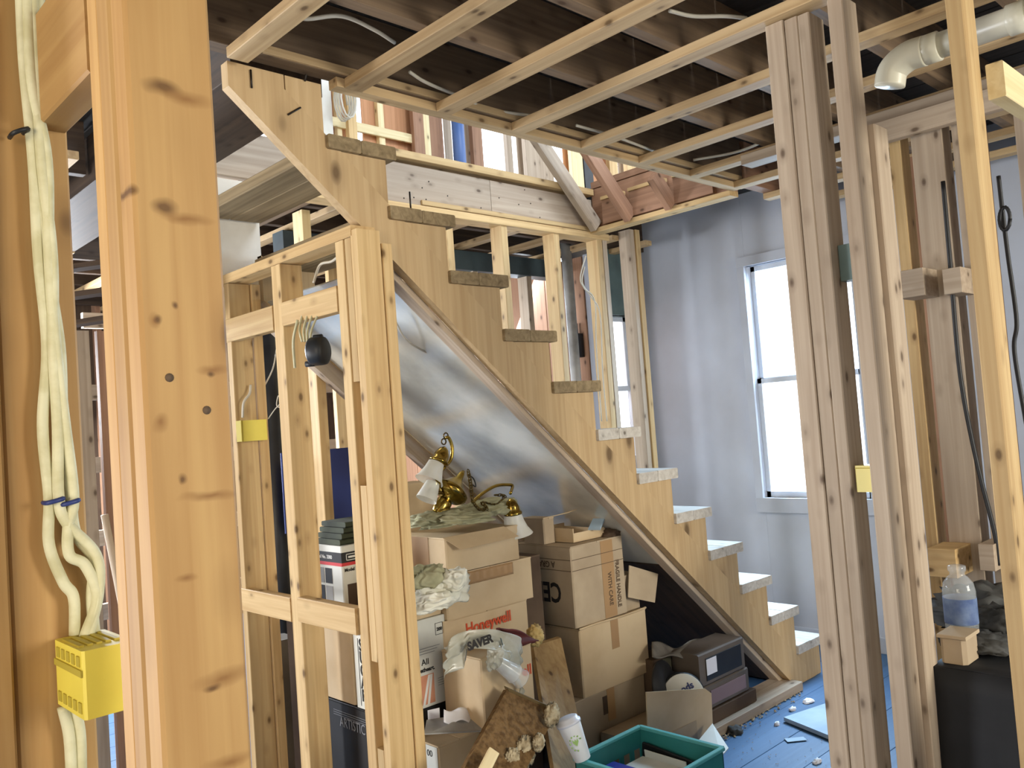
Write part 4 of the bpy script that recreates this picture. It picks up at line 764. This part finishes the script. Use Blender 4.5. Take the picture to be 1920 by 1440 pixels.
# flat metal boxes near the foot of the stairs
for i, (x0, x1, z0, z1, lab) in enumerate(((3.19, 3.56, .108, .215, 'lower flat box with pinkish label near stair foot'), (3.17, 3.54, .217, .362, 'upper flat box with dark window near stair foot'))):
    t = thing('storage_box', lab, 'box', ((x0 + x1) / 2, 2.5, z0)); g = plain('taupe_metal', srgb(104, 94, 84), .6, nscale=5, ncol=srgb(84, 76, 68))
    abox('body', t, g, (x0, 2.245, z0), (x1, 2.40, z1), 'x', .006); abox('front_panel', t, (plain('mauve_label', srgb(132, 112, 116), .7), black_card)[i], (x0 + .05, 2.241, z0 + .02), (x1 - .03, 2.2445, z1 - .025), 'x', .001)
    if i: abox('window_label', t, paper, (x0 + .05, 2.2385, z0 + .045), (x0 + .13, 2.2405, z1 - .03), 'x', .0005)
for k, (z0, z1) in enumerate(((.046, .106),)): tag(abox('flat_board', None, card_dark, (3.15, 2.235, z0), (3.60, 2.53, z1), 'x', .003), 'flat dark board under the storage boxes', 'board')
t = thing('cardboard_box', 'dark box with grey cloth on top left of storage boxes', 'box', (3.2, 2.6, 0)); abox('body', t, card_dark, (3.01, 2.375, .047), (3.145, 2.7, .36), 'z', .004); abox('olive_panel', t, plain('olive_card', srgb(70, 66, 48), .8), (3.03, 2.3715, .15), (3.14, 2.3745, .35), 'z', .0004)
tag(sheet('grey_cloth', None, cloth_gray, lambda u, v: U(1222 + 108 * u, 1206 + 22 * v - 16 * u * u + 10 * math.sin(PI * u), 'y', 2.33 + .08 * (1 - v)) + Vector((0, 0, .012 * math.sin(u * 11 + v * 4))), 24, 10, .006), 'limp grey cloth draped over the dark box under stairs', 'cloth')
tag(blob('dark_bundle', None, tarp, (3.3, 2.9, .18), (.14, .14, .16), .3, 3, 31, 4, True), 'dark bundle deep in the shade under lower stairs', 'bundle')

# ------------------------------------------------------------------ brass light fixture
ch = thing('brass_chandelier', 'brass chandelier with bell lamp arms resting on the left stack', 'light fixture', (2.05, 2.5, 1.06))
def V(px, py, y=2.5): return U(px, py, 'y', y)
axb = V(868, 890) - V(822, 965); bc = V(845, 922)
lathe('body', ch, brass, [(.004, -.11), (.02, -.105), (.024, -.095), (.032, -.07), (.03, -.045), (.02, -.03), (.055, -.022), (.068, -.008), (.068, .006), (.05, .02), (.03, .045), (.016, .06), (.012, .085), (.006, .10)], bc, axb, 32)
lathe('finial', ch, brass, [(.004, 0), (.02, .015), (.033, .045), (.03, .07), (.012, .09), (.018, .1)], V(818, 985), V(834, 940) - V(818, 985), 24)
def bell(px, py, py2, px2, y=2.5):
    a, b = V(px, py, y), V(px2, py2, y); ax_ = (a - b); L = ax_.length
    lathe('lamp_bell', ch, brass, [(.036, 0), (.037, .008), (.03, .014), (.028, .03), (.026, L * .6), (.018, L * .85), (.006, L)], b, ax_, 24)
bell(834, 838, 868, 822); bell(957, 935, 965, 962, 2.44)
lathe('lamp_shade', ch, frost, [(.055, -.075), (.046, -.06), (.036, -.03), (.03, 0)], V(818, 868), V(834, 838) - V(818, 878), 24, caps=False); lathe('lamp_shade', ch, frost, [(.066, -.085), (.05, -.06), (.04, -.03), (.034, 0)], V(961, 964, 2.44), V(955, 935, 2.44) - V(963, 975, 2.44), 24, caps=False)
lathe('lamp_shade', ch, frost, [(.04, -.07), (.032, -.03), (.026, 0)], V(812, 905), V(825, 880) - V(805, 930), 20, caps=False)
tube('arm', ch, brass, [V(832, 912), V(818, 896), V(830, 880), V(845, 862), V(848, 840), V(842, 822), V(836, 820)], .0065, seg=10); tube('arm', ch, brass, [V(885, 942), V(905, 925), V(930, 911), V(955, 909), V(961, 912), V(957, 925, 2.46)], .0065, seg=10)
tube('arm', ch, brass_dk, [V(832, 925), V(815, 922), V(804, 917)], .007, seg=10)
tube('wire', ch, black_pl, [V(878, 890), V(888, 898), V(892, 912), V(884, 908)], .003, seg=6)
pts = [V(878, 885, 2.44), V(882, 905, 2.43), V(884, 925, 2.42), V(888, 942, 2.41), V(900, 955, 2.40), V(912, 952, 2.40), V(905, 942, 2.41), V(930, 945, 2.42), V(945, 930, 2.44), V(925, 928, 2.45)]
path = smoothpath(pts, 4)
for i, p in enumerate(path[::1]):
    if i + 1 < len(path):
        d = (path[i + 1] - p).normalized(); s_ = d.cross(Vector((.3, .4, 1))).normalized() if i % 2 else d.cross(Vector((1, .2, .1))).normalized()
        tube('chain_link', ch, brass_dk, [p + d * .011 * math.cos(q * PI / 4) + s_ * .006 * math.sin(q * PI / 4) for q in range(9)], .0022, raw=True, seg=5)
for px, py in ((836, 817), (832, 828)): tube('chain_link', ch, brass_dk, [V(px, py) + Vector((.011 * math.cos(q * PI / 5), 0, .011 * math.sin(q * PI / 5))) for q in range(11)], .0028, raw=True, seg=6)
tg = thing('drop_cloth', 'sage green crumpled cloth under the brass chandelier', 'cloth', (2.1, 2.5, 1.06))
for px, py, yy, sz, sd in ((850, 972, 2.47, (.15, .1, .030), 41), (912, 952, 2.52, (.13, .09, .036), 43), (800, 975, 2.5, (.07, .07, .028), 45), (945, 950, 2.5, (.06, .05, .03), 47)): folds('fold', tg, cloth_g, V(px, py, yy), sz, .16, 3.5, sd)

# ------------------------------------------------------------------ debris on the floor
def onf(px, py): return U(px, py, 'z', .004)
a = [U(1470, 1352, 'z', .004), U(1560, 1322, 'z', .004), U(1600, 1342, 'z', .004), U(1575, 1395, 'z', .004)]
tag(plate('pale_slab', None, pale_slab, a, (0, 0, .018)), 'pale blue foam slab lying on the floor by wide post', 'slab')
for i, (px, py, s, lab) in enumerate(((1516, 1315, .03, 'crumpled clear scrap on the floor near stair foot'), (1486, 1330, .02, 'small torn paper scrap left of the crumpled scrap'), (1457, 1358, .014, 'tiny white scrap beside the pale slab corner'), (1532, 1428, .02, 'white scrap at the bottom of the blue floor'))):
    p = onf(px, py); tag(blob('paper_scrap', None, paper, p, (s * .8, s * .5, .008), .8, 2.6, 51 + i, 3, True), lab, 'scrap')
p = onf(1488, 1386); tag(board('paper_label', None, pale_slab, p + Vector((-.03, .02, 0)), p + Vector((.035, -.035, 0)), .04, .002, (1, 1, 0)), 'flat rectangular label lying below the pale slab', 'paper')
dbs = []
for i in range(160):
    a = random.random(); p = onf(1340 + 160 * a + random.gauss(0, 6), 1392 - 100 * a + random.gauss(0, 5)); r_ = random.uniform(.002, .007); dbs.append((p, r_))
for i in range(120): dbs.append((onf(random.uniform(1360, 1560), random.uniform(1310, 1438)), random.uniform(.001, .003)))
vs, fs = [], []
for p, r_ in dbs:
    b0 = len(vs); vs += [p + Vector((r_ * 1.3, 0, 0)), p + Vector((0, r_, 0)), p + Vector((-r_, 0, 0)), p + Vector((0, -r_ * 1.2, 0)), p + Vector((0, 0, r_))]; fs += [[b0, b0 + 1, b0 + 4], [b0 + 1, b0 + 2, b0 + 4], [b0 + 2, b0 + 3, b0 + 4], [b0 + 3, b0, b0 + 4], [b0 + 3, b0 + 2, b0 + 1, b0]]
o = frommesh('floor_debris', None, mould, vs, fs); o['kind'] = 'stuff'; tag(o, 'fine plaster crumbs scattered along the floor strip', 'debris')
p = onf(1378, 1372); tag(blob('dirt_clump', None, debris_m, p, (.03, .03, .02), .5, 4, 61, 3, True), 'dark dirt clump against the lumber strip on floor', 'dirt')
